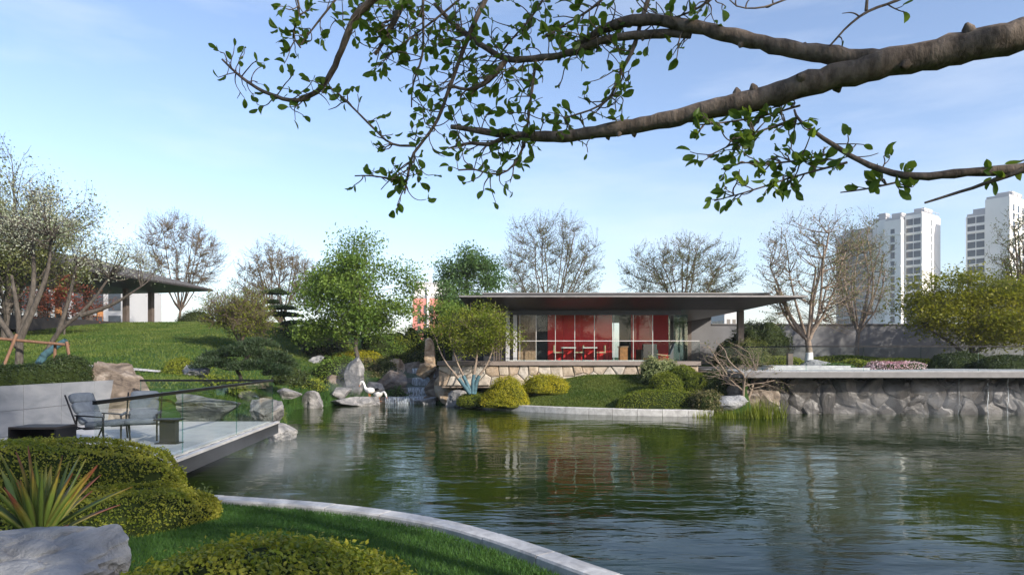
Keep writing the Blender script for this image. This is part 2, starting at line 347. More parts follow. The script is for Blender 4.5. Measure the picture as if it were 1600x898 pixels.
def offset_line(P, d):
    P = np.asarray(P, float); t = unit(np.gradient(P, axis=0)); return P + np.stack([-t[:, 1], t[:, 0]], 1) * d
def resample(P, step):
    P = np.asarray(P, float); L = np.concatenate([[0], np.cumsum(np.linalg.norm(np.diff(P, axis=0), axis=1))])
    k = max(2, int(round(L[-1] / step)) + 1); s = np.linspace(0, L[-1], k)
    return np.stack([np.interp(s, L, P[:, i]) for i in range(P.shape[1])], 1)
def smooth_line(P, it=3):
    P = np.asarray(P, float)
    for _ in range(it):
        q = [P[0]]
        for a, b in zip(P[:-1], P[1:]): q += [a * .75 + b * .25, a * .25 + b * .75]
        P = np.array(q + [P[-1]])
    return P
def kerb(line, w, z0, z1, step, label):
    root = thing('kerb', label, 'kerb'); tag(root, None, kind='structure')
    P = resample(smooth_line(line), step / 4)
    A = offset_line(P, w / 2); B = offset_line(P, -w / 2); rng = random.Random(4)
    for i in range(0, len(P) - 4, 4):
        e = 0.003; mb = MB(); dz = rng.uniform(-.006, .006)
        s = slice(i, i + 5); a, b = A[s].copy(), B[s].copy()
        for q in (a, b): q[0] += (q[1] - q[0]) * .03; q[-1] += (q[-2] - q[-1]) * .03
        c = 0.025
        ai = a + (b - a) * .06; bi = b + (a - b) * .06
        rings = [np.c_[a, np.full(5, z0)], np.c_[a, np.full(5, z1 - c + dz)], np.c_[ai, np.full(5, z1 + dz)], np.c_[bi, np.full(5, z1 + dz)], np.c_[b, np.full(5, z1 - c + dz)], np.c_[b, np.full(5, z0)]]
        V = np.concatenate(rings); F = [(r * 5 + k, r * 5 + k + 1, (r + 1) * 5 + k + 1, (r + 1) * 5 + k) for r in range(5) for k in range(4)]
        F += [(0, 5, 20, 25), (5, 10, 15, 20), (4, 29, 24, 9), (9, 24, 19, 14)]
        mb.add(V, F); mb.build('kerb_stone', M['kerb'], root)
kerb([(-5.6, 11.0), (-4.5, 10.75), (-3.0, 10.3), (-1.9, 9.8), (-0.85, 9.1), (0.05, 8.1), (0.87, 7.0), (1.7, 6.0), (3.2, 5.0), (6, 4.2)], 0.30, -0.35, 0.2, 1.0, 'pale stone kerb curving between the dark lawn and the pond')
kerb([(-2.4, 32.9), (-2.1, 32.6), (-0.6, 31.2), (0.9, 30.1), (2.7, 29.0), (5.3, 28.1), (7.6, 27.7), (8.9, 27.6)], 0.28, -0.35, 0.27, 1.0, 'pale stone kerb round the sunlit lawn below the pavilion')

# ------------------------------------------------------------------ grass
def blades(rng, x, y, h, w, mat, name, label, z=None, lean=0.5, parent=None):
    n = len(x); z = gz(x, y) if z is None else z; th = rng.uniform(0, 2 * math.pi, n); hh = h * rng.uniform(.5, 1.2, n); ww = w * rng.uniform(.6, 1.3, n)
    b = np.stack([np.cos(th) * ww, np.sin(th) * ww, np.zeros(n)], 1) * .5; p = np.stack([x, y, z - .01], 1)
    ln = rng.normal(0, lean, (n, 2)) * hh[:, None]; t = p + np.c_[ln, hh]
    mb = MB(); V = np.stack([p - b, p + b, t], 1).reshape(-1, 3); mb.add(V, np.arange(3 * n).reshape(-1, 3))
    o = mb.build(name, mat, parent)
    if label: tag(o, label, 'grass', kind='stuff')
    return o
rng = np.random.default_rng(1)
def scatter(n, x0, x1, y0, y1, ok):
    x = rng.uniform(x0, x1, n); y = rng.uniform(y0, y1, n); m = ok(x, y); return x[m], y[m]
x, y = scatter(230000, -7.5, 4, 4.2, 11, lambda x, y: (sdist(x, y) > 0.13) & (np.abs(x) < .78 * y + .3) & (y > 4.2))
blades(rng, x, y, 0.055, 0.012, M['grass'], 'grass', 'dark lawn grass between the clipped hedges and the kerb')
x, y = scatter(150000, -33, -7, 19.5, 53, lambda x, y: (sdist(x, y) > 0.25) & (x > -.78 * y) & (x < -7 - .12 * (y - 20)))
blades(rng, x, y, 0.10, 0.05, M['grass_hill'], 'grass', 'mown hillside lawn grass below the long tiled house')
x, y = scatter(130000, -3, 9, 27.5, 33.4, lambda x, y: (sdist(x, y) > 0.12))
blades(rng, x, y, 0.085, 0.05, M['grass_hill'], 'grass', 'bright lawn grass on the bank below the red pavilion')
x, y = scatter(12000, -10.6, -6.2, 28.5, 36, lambda x, y: (sdist(x, y) > 0.1) & (sdist(x, y) < 1.7))
blades(rng, x, y, 0.42, 0.03, M['grass'], 'grass', 'tall rough grass on the bank beside the grey pond rocks', lean=.35)

# ------------------------------------------------------------------ organic builders
def sines(P, seed, f=2.0, oct=4):
    r = np.random.default_rng(seed); out = np.zeros(len(P)); a = 1.0
    for o in range(oct):
        for _ in range(4):
            k = r.normal(0, 1, 3) * f; out += a * .5 * np.sin(P @ k + r.uniform(0, 6.28))
        f *= 2.05; a *= .5
    return out
_ico = {}
def ico(s):
    if s not in _ico:
        bm = bmesh.new(); bmesh.ops.create_icosphere(bm, subdivisions=s, radius=1); bm.verts.ensure_lookup_table()
        _ico[s] = (np.array([v.co[:] for v in bm.verts]), np.array([[v.index for v in f.verts] for f in bm.faces])); bm.free()
    return _ico[s]
def rock(label, loc, dim, mat, seed, sub=4, rz=0, cuts=16, rough=.05, group=None, name='boulder', sink=.12):
    V, F = ico(sub); r = np.random.default_rng(seed); V = np.sign(V) * np.abs(V) ** .72
    for _ in range(cuts):
        n = unit(r.normal(0, 1, 3)); o = r.uniform(.45, .85); d = V @ n; V -= np.maximum(d - o, 0)[:, None] * n * .96
    V += unit(V) * (sines(V, seed, 2.2, 5) * rough)[:, None]
    rg = np.abs(sines(V * (1, 1, 1.7), seed + 9, 2.6, 3)); V -= unit(V) * (np.exp(-rg * 9) * .07)[:, None]        # cracks
    lo, hi = V.min(0), V.max(0); V = (V - (lo + hi) / 2) / (hi - lo)
    V = V * np.array(dim); V[:, 2] += dim[2] * (.5 - sink)
    mb = MB(); mb.add(V, F); o = mb.build(name, M[mat]); o.location = loc; o.rotation_euler = (0, 0, rz)
    return tag(o, label, 'rock', group)
def leafset(rng, P, size, nrm=None, spread=.7, aspect=.55, flat=0):
    N = len(P); r = rng.normal(0, 1, (N, 3))
    n = unit(nrm + spread * r) if nrm is not None else unit(r + np.array((0, 0, flat)))
    t = unit(np.cross(n, rng.normal(0, 1, (N, 3)))); b = np.cross(n, t); s = size * rng.uniform(.45, 1.5, (N, 1))
    V = np.stack([P - t * s * .5, P + b * s * aspect * .5 + t * s * .08, P + t * s * .5, P - b * s * aspect * .5 + t * s * .08], 1).reshape(-1, 3)
    return V, np.arange(4 * N).reshape(-1, 4)
def bush(label, x, y, dim, mat, leaf, seed, rz=0, p=2.4, z=None, dens=1.6, name='clipped_shrub', group=None, lump=.05, core='core', cat='shrub', fuzz=.02, low=-.55):
    rx, ry, rzz = dim[0] / 2, dim[1] / 2, dim[2]
    r = np.random.default_rng(seed); g_ = g1(x, y); z = g_ if z is None else z
    if z > g_ and g_ > .05 and z - g_ < .8 and not (x > 9.3 and y > 28): rzz += z - g_; z = g_      # shrubs reach down to the soil
    def shape(d):
        q = (np.abs(d) ** p).sum(1) ** (-1 / p); return d * (q * (1 + lump * sines(d, seed, 3.0, 3)))[:, None]
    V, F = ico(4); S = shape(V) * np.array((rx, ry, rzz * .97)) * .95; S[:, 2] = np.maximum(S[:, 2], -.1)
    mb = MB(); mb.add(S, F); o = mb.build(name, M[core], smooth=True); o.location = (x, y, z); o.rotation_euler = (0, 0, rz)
    area = 2 * math.pi * ((rx * ry) ** 1.6 / 3 + (rx * rzz) ** 1.6 / 3 + (ry * rzz) ** 1.6 / 3) ** (1 / 1.6) * 1.25
    n = int(min(60000, dens * area / (leaf * leaf * .45)))
    d = unit(r.normal(0, 1, (n, 3)) * np.array((1 / ry, 1 / rx, 1 / rzz)) ** .35); d[:, 2] = np.where(d[:, 2] < -.05, -d[:, 2], d[:, 2])
    P = shape(d) * np.array((rx, ry, rzz)); nr = unit(d / np.array((rx, ry, rzz)))
    P += nr * (r.normal(0, fuzz, (n, 1)) + (r.uniform(0, 1, (n, 1)) < .06) * r.uniform(0, 3.5 * fuzz, (n, 1)))
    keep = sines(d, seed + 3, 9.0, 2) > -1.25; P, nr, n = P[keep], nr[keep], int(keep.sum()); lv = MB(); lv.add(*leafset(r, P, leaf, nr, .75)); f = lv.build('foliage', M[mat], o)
    return tag(o, label, cat, group)

class Sk:                                                      # a branching skeleton
    def __init__(s, seed): s.r = random.Random(seed); s.B = []; s.tips = []
    def grow(s, p, d, L, rad, lvl, P):
        r = s.r; n = P['seg'][lvl]; st = L / n; pts = [p.copy()]; d = d.normalized()
        for i in range(n):
            w = P['wob'][lvl]; d = (d + Vector((r.gauss(0, w), r.gauss(0, w), r.gauss(0, w) + P['up'][lvl]))).normalized()
            p = p + d * st; pts.append(p.copy())
        s.B.append((pts, rad, rad * P['taper'][lvl], lvl))
        if lvl >= P['lv']:
            s.tips.extend(pts[max(1, n // 3):]); return
        k = P['kids'][lvl]; k = r.randint(*k) if isinstance(k, tuple) else k
        a0 = r.uniform(0, 6.28)
        for c in range(k):
            t = P['t0'][lvl] + (1 - P['t0'][lvl]) * (c + r.random()) / k; t = min(t, .999); i = int(t * n); f = t * n - i
            q = pts[i].lerp(pts[i + 1], f); dd = (pts[i + 1] - pts[i]).normalized()
            ax = dd.orthogonal().normalized(); ax.rotate(Quaternion(dd, a0 + c * 2.4 + r.uniform(-.4, .4)))
            ang = P['ang'][lvl] * r.uniform(.7, 1.3); nd = dd.copy(); nd.rotate(Quaternion(ax, ang))
            rr = rad * (1 + (P['taper'][lvl] - 1) * t) * P['rk'][lvl]
            s.grow(q, nd, L * P['ratio'][lvl] * r.uniform(.75, 1.2) * (1.15 - .45 * t), rr, lvl + 1, P)
        if P.get('lead', True):
            s.grow(pts[-1], d, L * P['ratio'][lvl] * .9, rad * P['taper'][lvl], lvl + 1, P)
    def fit(s, H, WX, WY=None, cx=0.0):
        """scale the skeleton so that its twigs span width WX and height H, with the crown's centre cx to one side of the foot"""
        T = np.array([t[:] for t in s.tips]); x0, x1 = np.percentile(T[:, 0], (4, 96)); y0, y1 = np.percentile(T[:, 1], (4, 96)); z1 = np.percentile(T[:, 2], 99.5)
        sx = WX / (x1 - x0); sy = (WY or WX) / (y1 - y0); sz = H / z1; mx, my = (x0 + x1) / 2, (y0 + y1) / 2
        def tr(q):
            q = np.asarray(q, float).copy(); w = np.clip(q[:, 2] / z1, 0, 1) ** 1.0
            q[:, 0] = q[:, 0] * sx - mx * sx * w + cx * w; q[:, 1] = q[:, 1] * sy - my * sy * w; q[:, 2] *= sz; return q
        s.B = [(tr([v[:] for v in b[0]]), b[1], b[2], b[3]) for b in s.B]; s.tips = tr(T)
    def wood(s, sides=(7, 5, 4, 3, 3), minr=.006):
        mb = MB()
        for pts, a, b, l in s.B: mb.tube(pts, np.maximum(np.linspace(a, b, len(pts)), minr), sides[min(l, len(sides) - 1)])
        return mb
VASE = dict(lv=4, seg=(3, 5, 5, 4, 3), wob=(.04, .08, .10, .13, .16), up=(.0, .05, .07, .08, .05), taper=(.8, .45, .4, .4, .4), kids=((8, 9), (6, 7), (6, 6), (5, 5), 0), t0=(.25, .2, .15, .1, 0), ang=(.55, .5, .5, .55, .5), rk=(.5, .5, .45, .5, .5), ratio=(1.5, .66, .6, .5, .5))
SPREAD = dict(lv=4, seg=(4, 5, 5, 4, 3), wob=(.06, .14, .18, .2, .2), up=(.0, .04, .04, .03, .02), taper=(.75, .5, .45, .4, .4), kids=((6, 7), (5, 6), (5, 6), (4, 5), 0), t0=(.4, .25, .2, .15, 0), ang=(.75, .65, .65, .7, .6), rk=(.55, .55, .5, .5, .5), ratio=(1.2, .62, .58, .55, .5))
CROWN = dict(lv=3, seg=(5, 5, 4, 3), wob=(.09, .14, .17, .2), up=(.0, .05, .05, .03), taper=(.6, .5, .45, .4), kids=((8, 9), (6, 7), (5, 6), 0), t0=(.3, .2, .2, 0), ang=(.85, .7, .7, .6), rk=(.5, .5, .5, .5), ratio=(.62, .58, .5, .5))

def tree(name, label, x, y, H, WX, P, leafmat, leaf, nleaf, seed, rad=.16, L0=2.0, bark='bark', z=None, WY=None, cx=0.0, lean=(0, 0), jitter=.18, cat='tree', group=None, minr=.008, stems=1, tipfrac=1.0, flat=0, droop=0, thin=1.0):
    z = g1(x, y) - .05 if z is None else z
    root = thing(name, label, cat, (x, y, z), 0, group); sk = Sk(seed)
    for i in range(stems):
        a = sk.r.uniform(0, 6.28); sp = .0 if stems == 1 else .38
        sk.grow(Vector((0.12 * math.cos(a), .12 * math.sin(a), 0)) if stems > 1 else Vector((0, 0, 0)), Vector((lean[0] + sp * math.cos(a + i), lean[1] + sp * math.sin(a + i), 1)), L0, rad, 0, P)
    sk.fit(H, WX, WY, cx)
    if thin < 1: sk.B = [b for b in sk.B if b[3] < P['lv'] or sk.r.random() < thin]
    sk.wood(minr=minr).build('trunk', M[bark], root, smooth=True)
    r = np.random.default_rng(seed); T = sk.tips
    if tipfrac < 1:                                            # leave clumps and gaps
        m = sines(T, seed + 5, 1.1, 2); T = T[m > np.quantile(m, 1 - tipfrac)]
    if nleaf:
        Q = T[r.integers(0, len(T), nleaf)] + r.normal(0, jitter, (nleaf, 3)) * np.array((1, 1, .8))
        if droop: Q[:, 2] -= np.abs(r.normal(0, droop, nleaf))
        lv = MB(); lv.add(*leafset(r, Q, leaf, None, flat=flat)); lv.build('crown', M[leafmat], root)
    return root, sk

def leafy(name, label, x, y, z, trunk, crown, mat, leaf, nclump, per, seed, rad=.15, bark='bark', cr=.16, flat=0.0, sq=.7, cat='tree', group=None, core=.45, gap=.0, hollow=.35, stems=None):
    """trunk: (dx, dy, dz) points from the foot; crown: centre (dx, dy, dz) and full size (w, d, h); leaves hang in clumps on limbs"""
    root = thing(name, label, cat, (x, y, z), 0, group); r = np.random.default_rng(seed); T = resample(smooth_line(np.array(trunk, float), 2), .15)
    wd = MB(); wd.tube(T, np.linspace(rad, rad * .3, len(T)), 9); c, dm = np.array(crown[:3]), np.array(crown[3:]) / 2
    ST = [T]
    for s_ in (stems or []):
        S_ = resample(smooth_line(np.array(s_, float), 2), .15); wd.tube(S_, np.linspace(rad * .8, rad * .28, len(S_)), 8); ST.append(S_)
    A = np.concatenate([S_[len(S_) // 3:] for S_ in ST])
    d = unit(r.normal(0, 1, (nclump * 3, 3))); rr_ = (hollow + (1 - hollow) * r.uniform(0, 1, (nclump * 3, 1)) ** .5) * (1 + .2 * sines(d, seed, 2.2, 3))[:, None]
    C = d * rr_; C = C[C[:, 2] > -.95][:nclump] * dm * (1 - cr) + c
    w = dm[0] * 2 * cr; P = []
    for q in C:
        k = np.linalg.norm((A - q) * (1, 1, 1.6) + (0, 0, .5), axis=1).argmin(); a = A[k]; L = np.linalg.norm(q - a)
        m1 = a + (q - a) * .4 + (0, 0, -.08 * L) + r.normal(0, .07, 3) * L; l_ = smooth_line(np.array([a, m1, q]), 2); wd.tube(l_, np.linspace(max(.012, rad * .22), .006, len(l_)), 5, )
        n = int(per * r.uniform(.6, 1.4)); g = r.normal(0, .5, (n, 3)); g[:, 2] *= sq; g *= np.minimum(1, 1.15 / np.linalg.norm(g, axis=1))[:, None]
        P.append(q + g * w * r.uniform(.75, 1.3))
        for _ in range(3):
            e = q + r.normal(0, .45, 3) * w; wd.tube([q, (q + e) / 2 + r.normal(0, .05, 3) * w, e], [.008, .006, .004], 3)
    wd.build('trunk', M[bark], root, True); P = np.concatenate(P); lv = MB(); lv.add(*leafset(r, P, leaf, None, flat=flat)); lv.build('crown', M[mat], root)
    return root, ST

# ------------------------------------------------------------------ the pavilion over the pond
def voronoi_wall(root, x0, x1, z0, z1, cell, y, depth, mat, seed, gap=.018, rough=.05, zs=1.0, name='stone'):
    r = np.random.default_rng(seed); nxc = int((x1 - x0) / cell); nzc = max(1, int((z1 - z0) / (cell * zs)))
    S = np.array([(x0 + (i + .5 + (.25 if j % 2 else -.25) + r.uniform(-.36, .36)) * (x1 - x0) / nxc, z0 + (j + .5 + r.uniform(-.36, .36)) * (z1 - z0) / nzc) for j in range(nzc) for i in range(nxc)])
    for k, s in enumerate(S):
        poly = [np.array(q) for q in ((x0, z0), (x1, z0), (x1, z1), (x0, z1))]
        for j, t in enumerate(S):
            if j == k or np.hypot(*(t - s)) > cell * 3.2: continue
            m = (s + t) / 2; n = unit(t - s); out = []
            for a, b in zip(poly, poly[1:] + poly[:1]):
                da, db = (a - m) @ n + gap / 2, (b - m) @ n + gap / 2
                if da <= 0: out.append(a)
                if da * db < 0: out.append(a + (b - a) * da / (da - db))
            poly = out
            if len(poly) < 3: break
        if len(poly) < 3: continue
        c = np.mean(poly, 0); po = np.array(poly); n = len(po); d = depth * r.uniform(.4, 1.0); tx, tz = r.normal(0, rough, 2)
        pin = c + (po - c) * (1 - min(.3, .05 / max(.1, np.linalg.norm(po - c, axis=1).mean()))); pin2 = c + (po - c) * .5 + r.normal(0, .02, po.shape)
        V = [(q[0], y + .05, q[1]) for q in po] + [(q[0], y - d * .55, q[1]) for q in po]
        V += [(q[0], y - d - tx * (q[0] - c[0]) - tz * (q[1] - c[1]) + r.normal(0, rough * .3), q[1]) for q in pin]
        V += [(q[0], y - d * 1.15 - tx * (q[0] - c[0]) + r.normal(0, rough * .5), q[1]) for q in pin2] + [(c[0], y - d * 1.2, c[1])]
        mb = MB(); mb.add(V, [(i + b, (i + 1) % n + b, n + (i + 1) % n + b, n + i + b) for b in (0, n, 2 * n) for i in range(n)])
        mb.n -= len(V); mb.V.append(np.zeros((0, 3))); mb.add(np.zeros((0, 3)), [(3 * n + i, 3 * n + (i + 1) % n, 4 * n) for i in range(n)]); mb.n += len(V)
        mb.build(name, mat, root)

pav = thing('pavilion', 'low glass pavilion with dark oversailing roof and red inner walls above the pond', 'building', (0, 33.4, 2.2))
def pp(mb, name, mat, parent=pav, smooth=False):
    o = mb.build(name, mat, parent, smooth)
    if parent is pav: o.matrix_parent_inverse = Matrix.Translation((0, -33.4, -2.2))
    return o
mb = MB(); mb.box(-3.66, 9.25, 33.4, 48, 2.0, 2.2); pp(mb, 'floor_slab', M['brown'])
mb = MB(); mb.box(-3.5, 9.1, 33.62, 48, 0.9, 2.0); bw = pp(mb, 'base_wall', M['rockbrown'])
voronoi_wall(bw, -3.6, 9.15, 1.0, 1.99, .52, 33.6, .10, M['stonewarm'], 7, .02, .02, .85)
for o in bw.children: o.matrix_parent_inverse = Matrix.Identity(4)
# roof: a thin knife-edged lower roof with sloped soffit and a smaller roof above it
x0, x1, y0, y1, ze = -2.5, 14.05, 32.5, 50.0, 5.27
ix, iz = 2.15, 4.80
mb = MB()
V = [(x0, y0, ze), (x1, y0, ze), (x1, y1, ze), (x0, y1, ze), (x0 + ix, y0 + ix, iz), (x1 - ix, y0 + ix, iz), (x1 - ix, y1 - ix, iz), (x0 + ix, y1 - ix, iz)]
mb.add(V, [(0, 1, 5, 4), (1, 2, 6, 5), (2, 3, 7, 6), (3, 0, 4, 7), (4, 5, 6, 7)]); pp(mb, 'soffit', M['soffit'])
mb = MB()
V = [(x0, y0, ze + .07), (x1, y0, ze + .07), (x1, y1, ze + .07), (x0, y1, ze + .07), (x0 + 2.4, y0 + 2.4, 5.52), (x1 - .6, y0 + 2.4, 5.52), (x1 - .6, y1 - 2, 5.52), (x0 + 2.4, y1 - 2, 5.52)]
mb.add(V, [(0, 4, 5, 1), (1, 5, 6, 2), (2, 6, 7, 3), (3, 7, 4, 0), (4, 7, 6, 5)]); rf = pp(mb, 'roof', M['tile'])
mb = MB(); mb.box(x0 - .03, x1 + .03, y0 - .03, y0, ze - .012, ze + .065); mb.box(x0 - .03, x1 + .03, y1, y1 + .03, ze - .01, ze + .085)
mb.box(x0 - .03, x0, y0, y1, ze - .01, ze + .085); mb.box(x1, x1 + .03, y0, y1, ze - .01, ze + .065); pp(mb, 'eave_trim', M['eave'])
mb = MB(); mb.box(-1.5, 13.2, 34.95, 47.8, 5.5, 5.68); pp(mb, 'upper_roof', M['fascia'])
mb = MB(); mb.box(-1.55, 13.25, 34.9, 34.95, 5.64, 5.70); pp(mb, 'upper_roof_trim', M['eave'])
mb = MB(); mb.box(-.2, 8.6, 34.75, 34.9, 4.55, 4.79); pp(mb, 'window_head', M['fascia'])
mb = MB(); mb.box(-.2, 8.05, 34.62, 34.75, 2.2, 2.25); pp(mb, 'sill_track', M['trim'])
seams = [.40, 1.23, 2.21, 3.20, 4.20, 5.19, 6.18, 7.17]
for a, b in zip(seams[:-1], seams[1:]):
    mb = MB(); mb.box(a + .018, b - .018, 34.8, 34.815, 2.25, 4.56); pp(mb, 'glass_pane', M['glasswin'])
for a in seams:
    mb = MB(); mb.box(a - .014, a + .014, 34.77, 34.83, 2.25, 4.56); pp(mb, 'mullion', M['trim'])
for i, a in enumerate((7.97, 8.25, 8.55)):
    mb = MB(); mb.bar((a, 34.75, 3.4), (a + .32, 35.9 + .3 * i, 3.4), .02, 2.3); pp(mb, 'folding_door', M['glassgreen'])
mb = MB(); mb.box(8.95, 9.75, 37.9, 37.92, 2.2, 4.75); pp(mb, 'side_pane', M['glassgreen'])
# inner walls behind the glass
def panel(a, b, y, mat, name, z1=4.79): mb = MB(); mb.box(a, b, y, y + .12, 2.2, z1); return pp(mb, name, M[mat])
for i in range(7):
    a = .33 + i * .14; mb = MB(); mb.box(a, a + .132, 36.3, 36.36, 2.2, 4.79); pp(mb, 'wood_board', M['wood'])
panel(1.33, 1.86, 36.32, 'dark', 'dark_door')
for i in range(4):
    a = 1.9 + i * .86; panel(a, a + .85, 36.3, 'redwall', 'red_panel')
for i in range(2):
    a = 6.38 + i * 1.0; panel(a, a + .99, 36.5, 'redwall', 'red_panel')
panel(-3.2, .3, 36.7, 'dark', 'back_panel')
for i in range(9):
    a = -.95 + i * .13; mb = MB(); mb.box(a, a + .07, 35.0, 35.06, 2.2, 4.78); pp(mb, 'screen_slat', M['column'])
for a in (-.32, .06):
    mb = MB(); mb.box(a, a + .2, 34.8, 35.0, 2.2, 4.78); pp(mb, 'post', M['greyfar'])
mb = MB(); mb.box(5.42, 6.4, 41.0, 41.02, 2.2, 4.8); pp(mb, 'rear_pane', M['glasswin'])
panel(-3.2, 5.4, 41, 'dark', 'back_panel'); panel(6.45, 9.2, 41, 'dark', 'back_panel')
for (a, b) in ((12.04, 36.0), (12.04, 46.5), (-1.6, 46.5)):
    mb = MB(); mb.box(a - .15, a + .15, b - .15, b + .15, 1.6, 4.85); pp(mb, 'column', M['column'])

def rail(name, label, pts, z0, h, pane, glass='glass', bar=.045, barmat='black', seam=.012, dz=0):
    root = thing(name, label, 'railing', (pts[0][0], pts[0][1], z0)); inv = Matrix.Translation((-pts[0][0], -pts[0][1], -z0))
    for a, b in zip(pts[:-1], pts[1:]):
        a = np.array(a, float); b = np.array(b, float); L = np.hypot(*(b - a)); k = max(1, round(L / pane))
        for i in range(k):
            p = a + (b - a) * (i / k) + unit(b - a) * seam / 2; q = a + (b - a) * ((i + 1) / k) - unit(b - a) * seam / 2
            mb = MB(); mb.bar((*p, z0 + h / 2), (*q, z0 + h / 2), .016, h - .01); o = mb.build('glass_pane', M[glass], root); o.matrix_parent_inverse = inv
            mb = MB(); mb.bar((*(q - unit(b - a) * .004), z0 + .0), (*(q - unit(b - a) * .004), z0 + h), .018); o = mb.build('pane_edge', M['glassgreen'], root); o.matrix_parent_inverse = inv
        mb = MB(); mb.bar((*a, z0 + h), (*b, z0 + h), bar); o = mb.build('handrail', M[barmat], root); o.matrix_parent_inverse = inv
    return root
rail('glass_railing', 'thin clear glass balustrade along the pavilion floor edge', [(.3, 33.5), (9.2, 33.5)], 2.2, 1.0, 1.45, bar=.03, barmat='trim')

# furniture inside the pavilion
def simple_chair(label, x, y, z, rz, seatm, legm, w=.5, h=.82, group=None):
    c = thing('dining_chair', label, 'chair', (x, y, z), rz, group)
    mb = MB(); mb.box(-w / 2, w / 2, -w / 2, w / 2, .42, .48); mb.build('seat', M[seatm], c)
    mb = MB(); mb.box(-w / 2, w / 2, w / 2 - .05, w / 2, .5, h); mb.build('backrest', M[seatm], c)
    for i in (-1, 1):
        for j in (-1, 1):
            mb = MB(); mb.bar((i * (w / 2 - .03), j * (w / 2 - .03), 0), (i * (w / 2 - .04), j * (w / 2 - .04), .43), .035); mb.build('leg', M[legm], c)
    return c
def table(label, x, y, z, lx, ly, h, topm, legm, group=None, rz=0):
    t = thing('table', label, 'table', (x, y, z), rz, group)
    mb = MB(); mb.box(-lx / 2, lx / 2, -ly / 2, ly / 2, h - .05, h); mb.build('table_top', M[topm], t)
    for i in (-1, 1):
        for j in (-1, 1):
            mb = MB(); mb.bar((i * (lx / 2 - .06), j * (ly / 2 - .06), 0), (i * (lx / 2 - .06), j * (ly / 2 - .06), h - .05), .05); mb.build('leg', M[legm], t)
    return t
table('small white-topped table in front of the red wall', 2.95, 35.7, 2.2, .75, .6, .72, 'white', 'black')
table('small white-topped table between cream chairs inside the pavilion', 4.05, 35.7, 2.2, .75, .6, .72, 'white', 'black')
for xx, rz in ((2.42, math.pi / 2), (3.5, -math.pi / 2), (4.62, -math.pi / 2)):
    simple_chair('cream dining chair at the white tables in the glass pavilion', xx, 35.72, 2.2, rz, 'cream', 'black', group='cream chairs in the pavilion')
cb = thing('cabinet', 'orange wood cabinet standing inside the pavilion glass', 'cabinet', (5.78, 35.6, 2.2))
mb = MB(); mb.box(-.2, .22, -.2, .2, 0.05, .72); mb.build('body', M['orange'], cb)
mb = MB(); mb.box(-.25, .27, -.24, .24, .72, .77); mb.build('cabinet_top', M['wood'], cb)
mb = MB(); mb.box(-.17, .19, -.17, .17, 0, .05); mb.build('plinth', M['black'], cb)
ac = thing('armchair', 'dark boxy armchair inside the pavilion before the red wall', 'chair', (7.05, 35.7, 2.2), .2)
for nm, bxs in (('seat', (-.35, .35, -.3, .35, .2, .45)), ('backrest', (-.38, .38, -.42, -.3, .15, .88)), ('arm', (-.46, -.36, -.4, .35, .1, .6)), ('arm', (.36, .46, -.4, .35, .1, .6))):
    mb = MB(); mb.box(*bxs); mb.build(nm, M['metal'], ac)
for i in (-.4, .4):
    for j in (-.35, .3): mb = MB(); mb.bar((i, j, 0), (i, j, .15), .04); mb.build('leg', M['black'], ac)
sl = thing('lounge_chair', 'low sling lounge chair with pale wood frame by the folding doors', 'chair', (7.55, 34.2, 2.2), 0)
mb = MB(); mb.bar((-.35, 0, .35), (.3, 0, .28), .5, .03); mb.build('seat', M['cream'], sl)
mb = MB(); mb.bar((.3, 0, .28), (.55, 0, .85), .5, .03); mb.build('backrest', M['fabric'], sl)
for j in (-.24, .24):
    mb = MB(); mb.bar((-.3, j, 0), (.2, j, .3), .03); mb.build('leg', M['orange'], sl)
    mb = MB(); mb.bar((.4, j, 0), (-.2, j, .33), .03); mb.build('leg', M['orange'], sl)

# ------------------------------------------------------------------ terrace beside the pavilion and its rough stone pond wall
ter = thing('terrace', 'grey paved terrace slab over the rough stone pond wall', 'terrace'); tag(ter, None, kind='structure')
mb = MB(); mb.box(9.3, 40, 28.0, 46.5, 1.56, 1.80); mb.build('terrace_slab', M['slabgrey'], ter)
for i in range(26):
    for j in range(5):
        a = 9.32 + i * 1.18; b = 28.02 + j * 1.18
        if i * 1.18 + 9.3 > .78 * b + 3: continue
        mb = MB(); mb.box(a, a + 1.165, b, b + 1.165, 1.8, 1.825); mb.build('paving_slab', M['paving'], ter)
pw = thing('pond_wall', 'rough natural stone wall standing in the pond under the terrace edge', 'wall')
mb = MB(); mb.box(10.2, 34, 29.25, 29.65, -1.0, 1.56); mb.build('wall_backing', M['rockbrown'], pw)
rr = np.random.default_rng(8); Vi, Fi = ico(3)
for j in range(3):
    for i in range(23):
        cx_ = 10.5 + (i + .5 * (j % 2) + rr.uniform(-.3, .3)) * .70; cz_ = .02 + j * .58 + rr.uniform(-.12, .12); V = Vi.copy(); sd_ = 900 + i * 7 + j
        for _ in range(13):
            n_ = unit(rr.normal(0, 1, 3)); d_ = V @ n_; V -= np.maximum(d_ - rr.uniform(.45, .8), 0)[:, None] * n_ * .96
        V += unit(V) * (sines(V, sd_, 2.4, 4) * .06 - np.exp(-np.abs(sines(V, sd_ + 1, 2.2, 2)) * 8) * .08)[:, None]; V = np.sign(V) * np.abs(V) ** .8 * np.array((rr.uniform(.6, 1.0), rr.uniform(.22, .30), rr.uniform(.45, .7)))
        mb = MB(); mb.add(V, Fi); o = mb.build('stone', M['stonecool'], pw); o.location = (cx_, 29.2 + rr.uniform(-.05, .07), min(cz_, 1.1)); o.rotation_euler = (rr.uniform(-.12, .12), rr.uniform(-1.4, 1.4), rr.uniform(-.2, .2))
rr = np.random.default_rng(5)
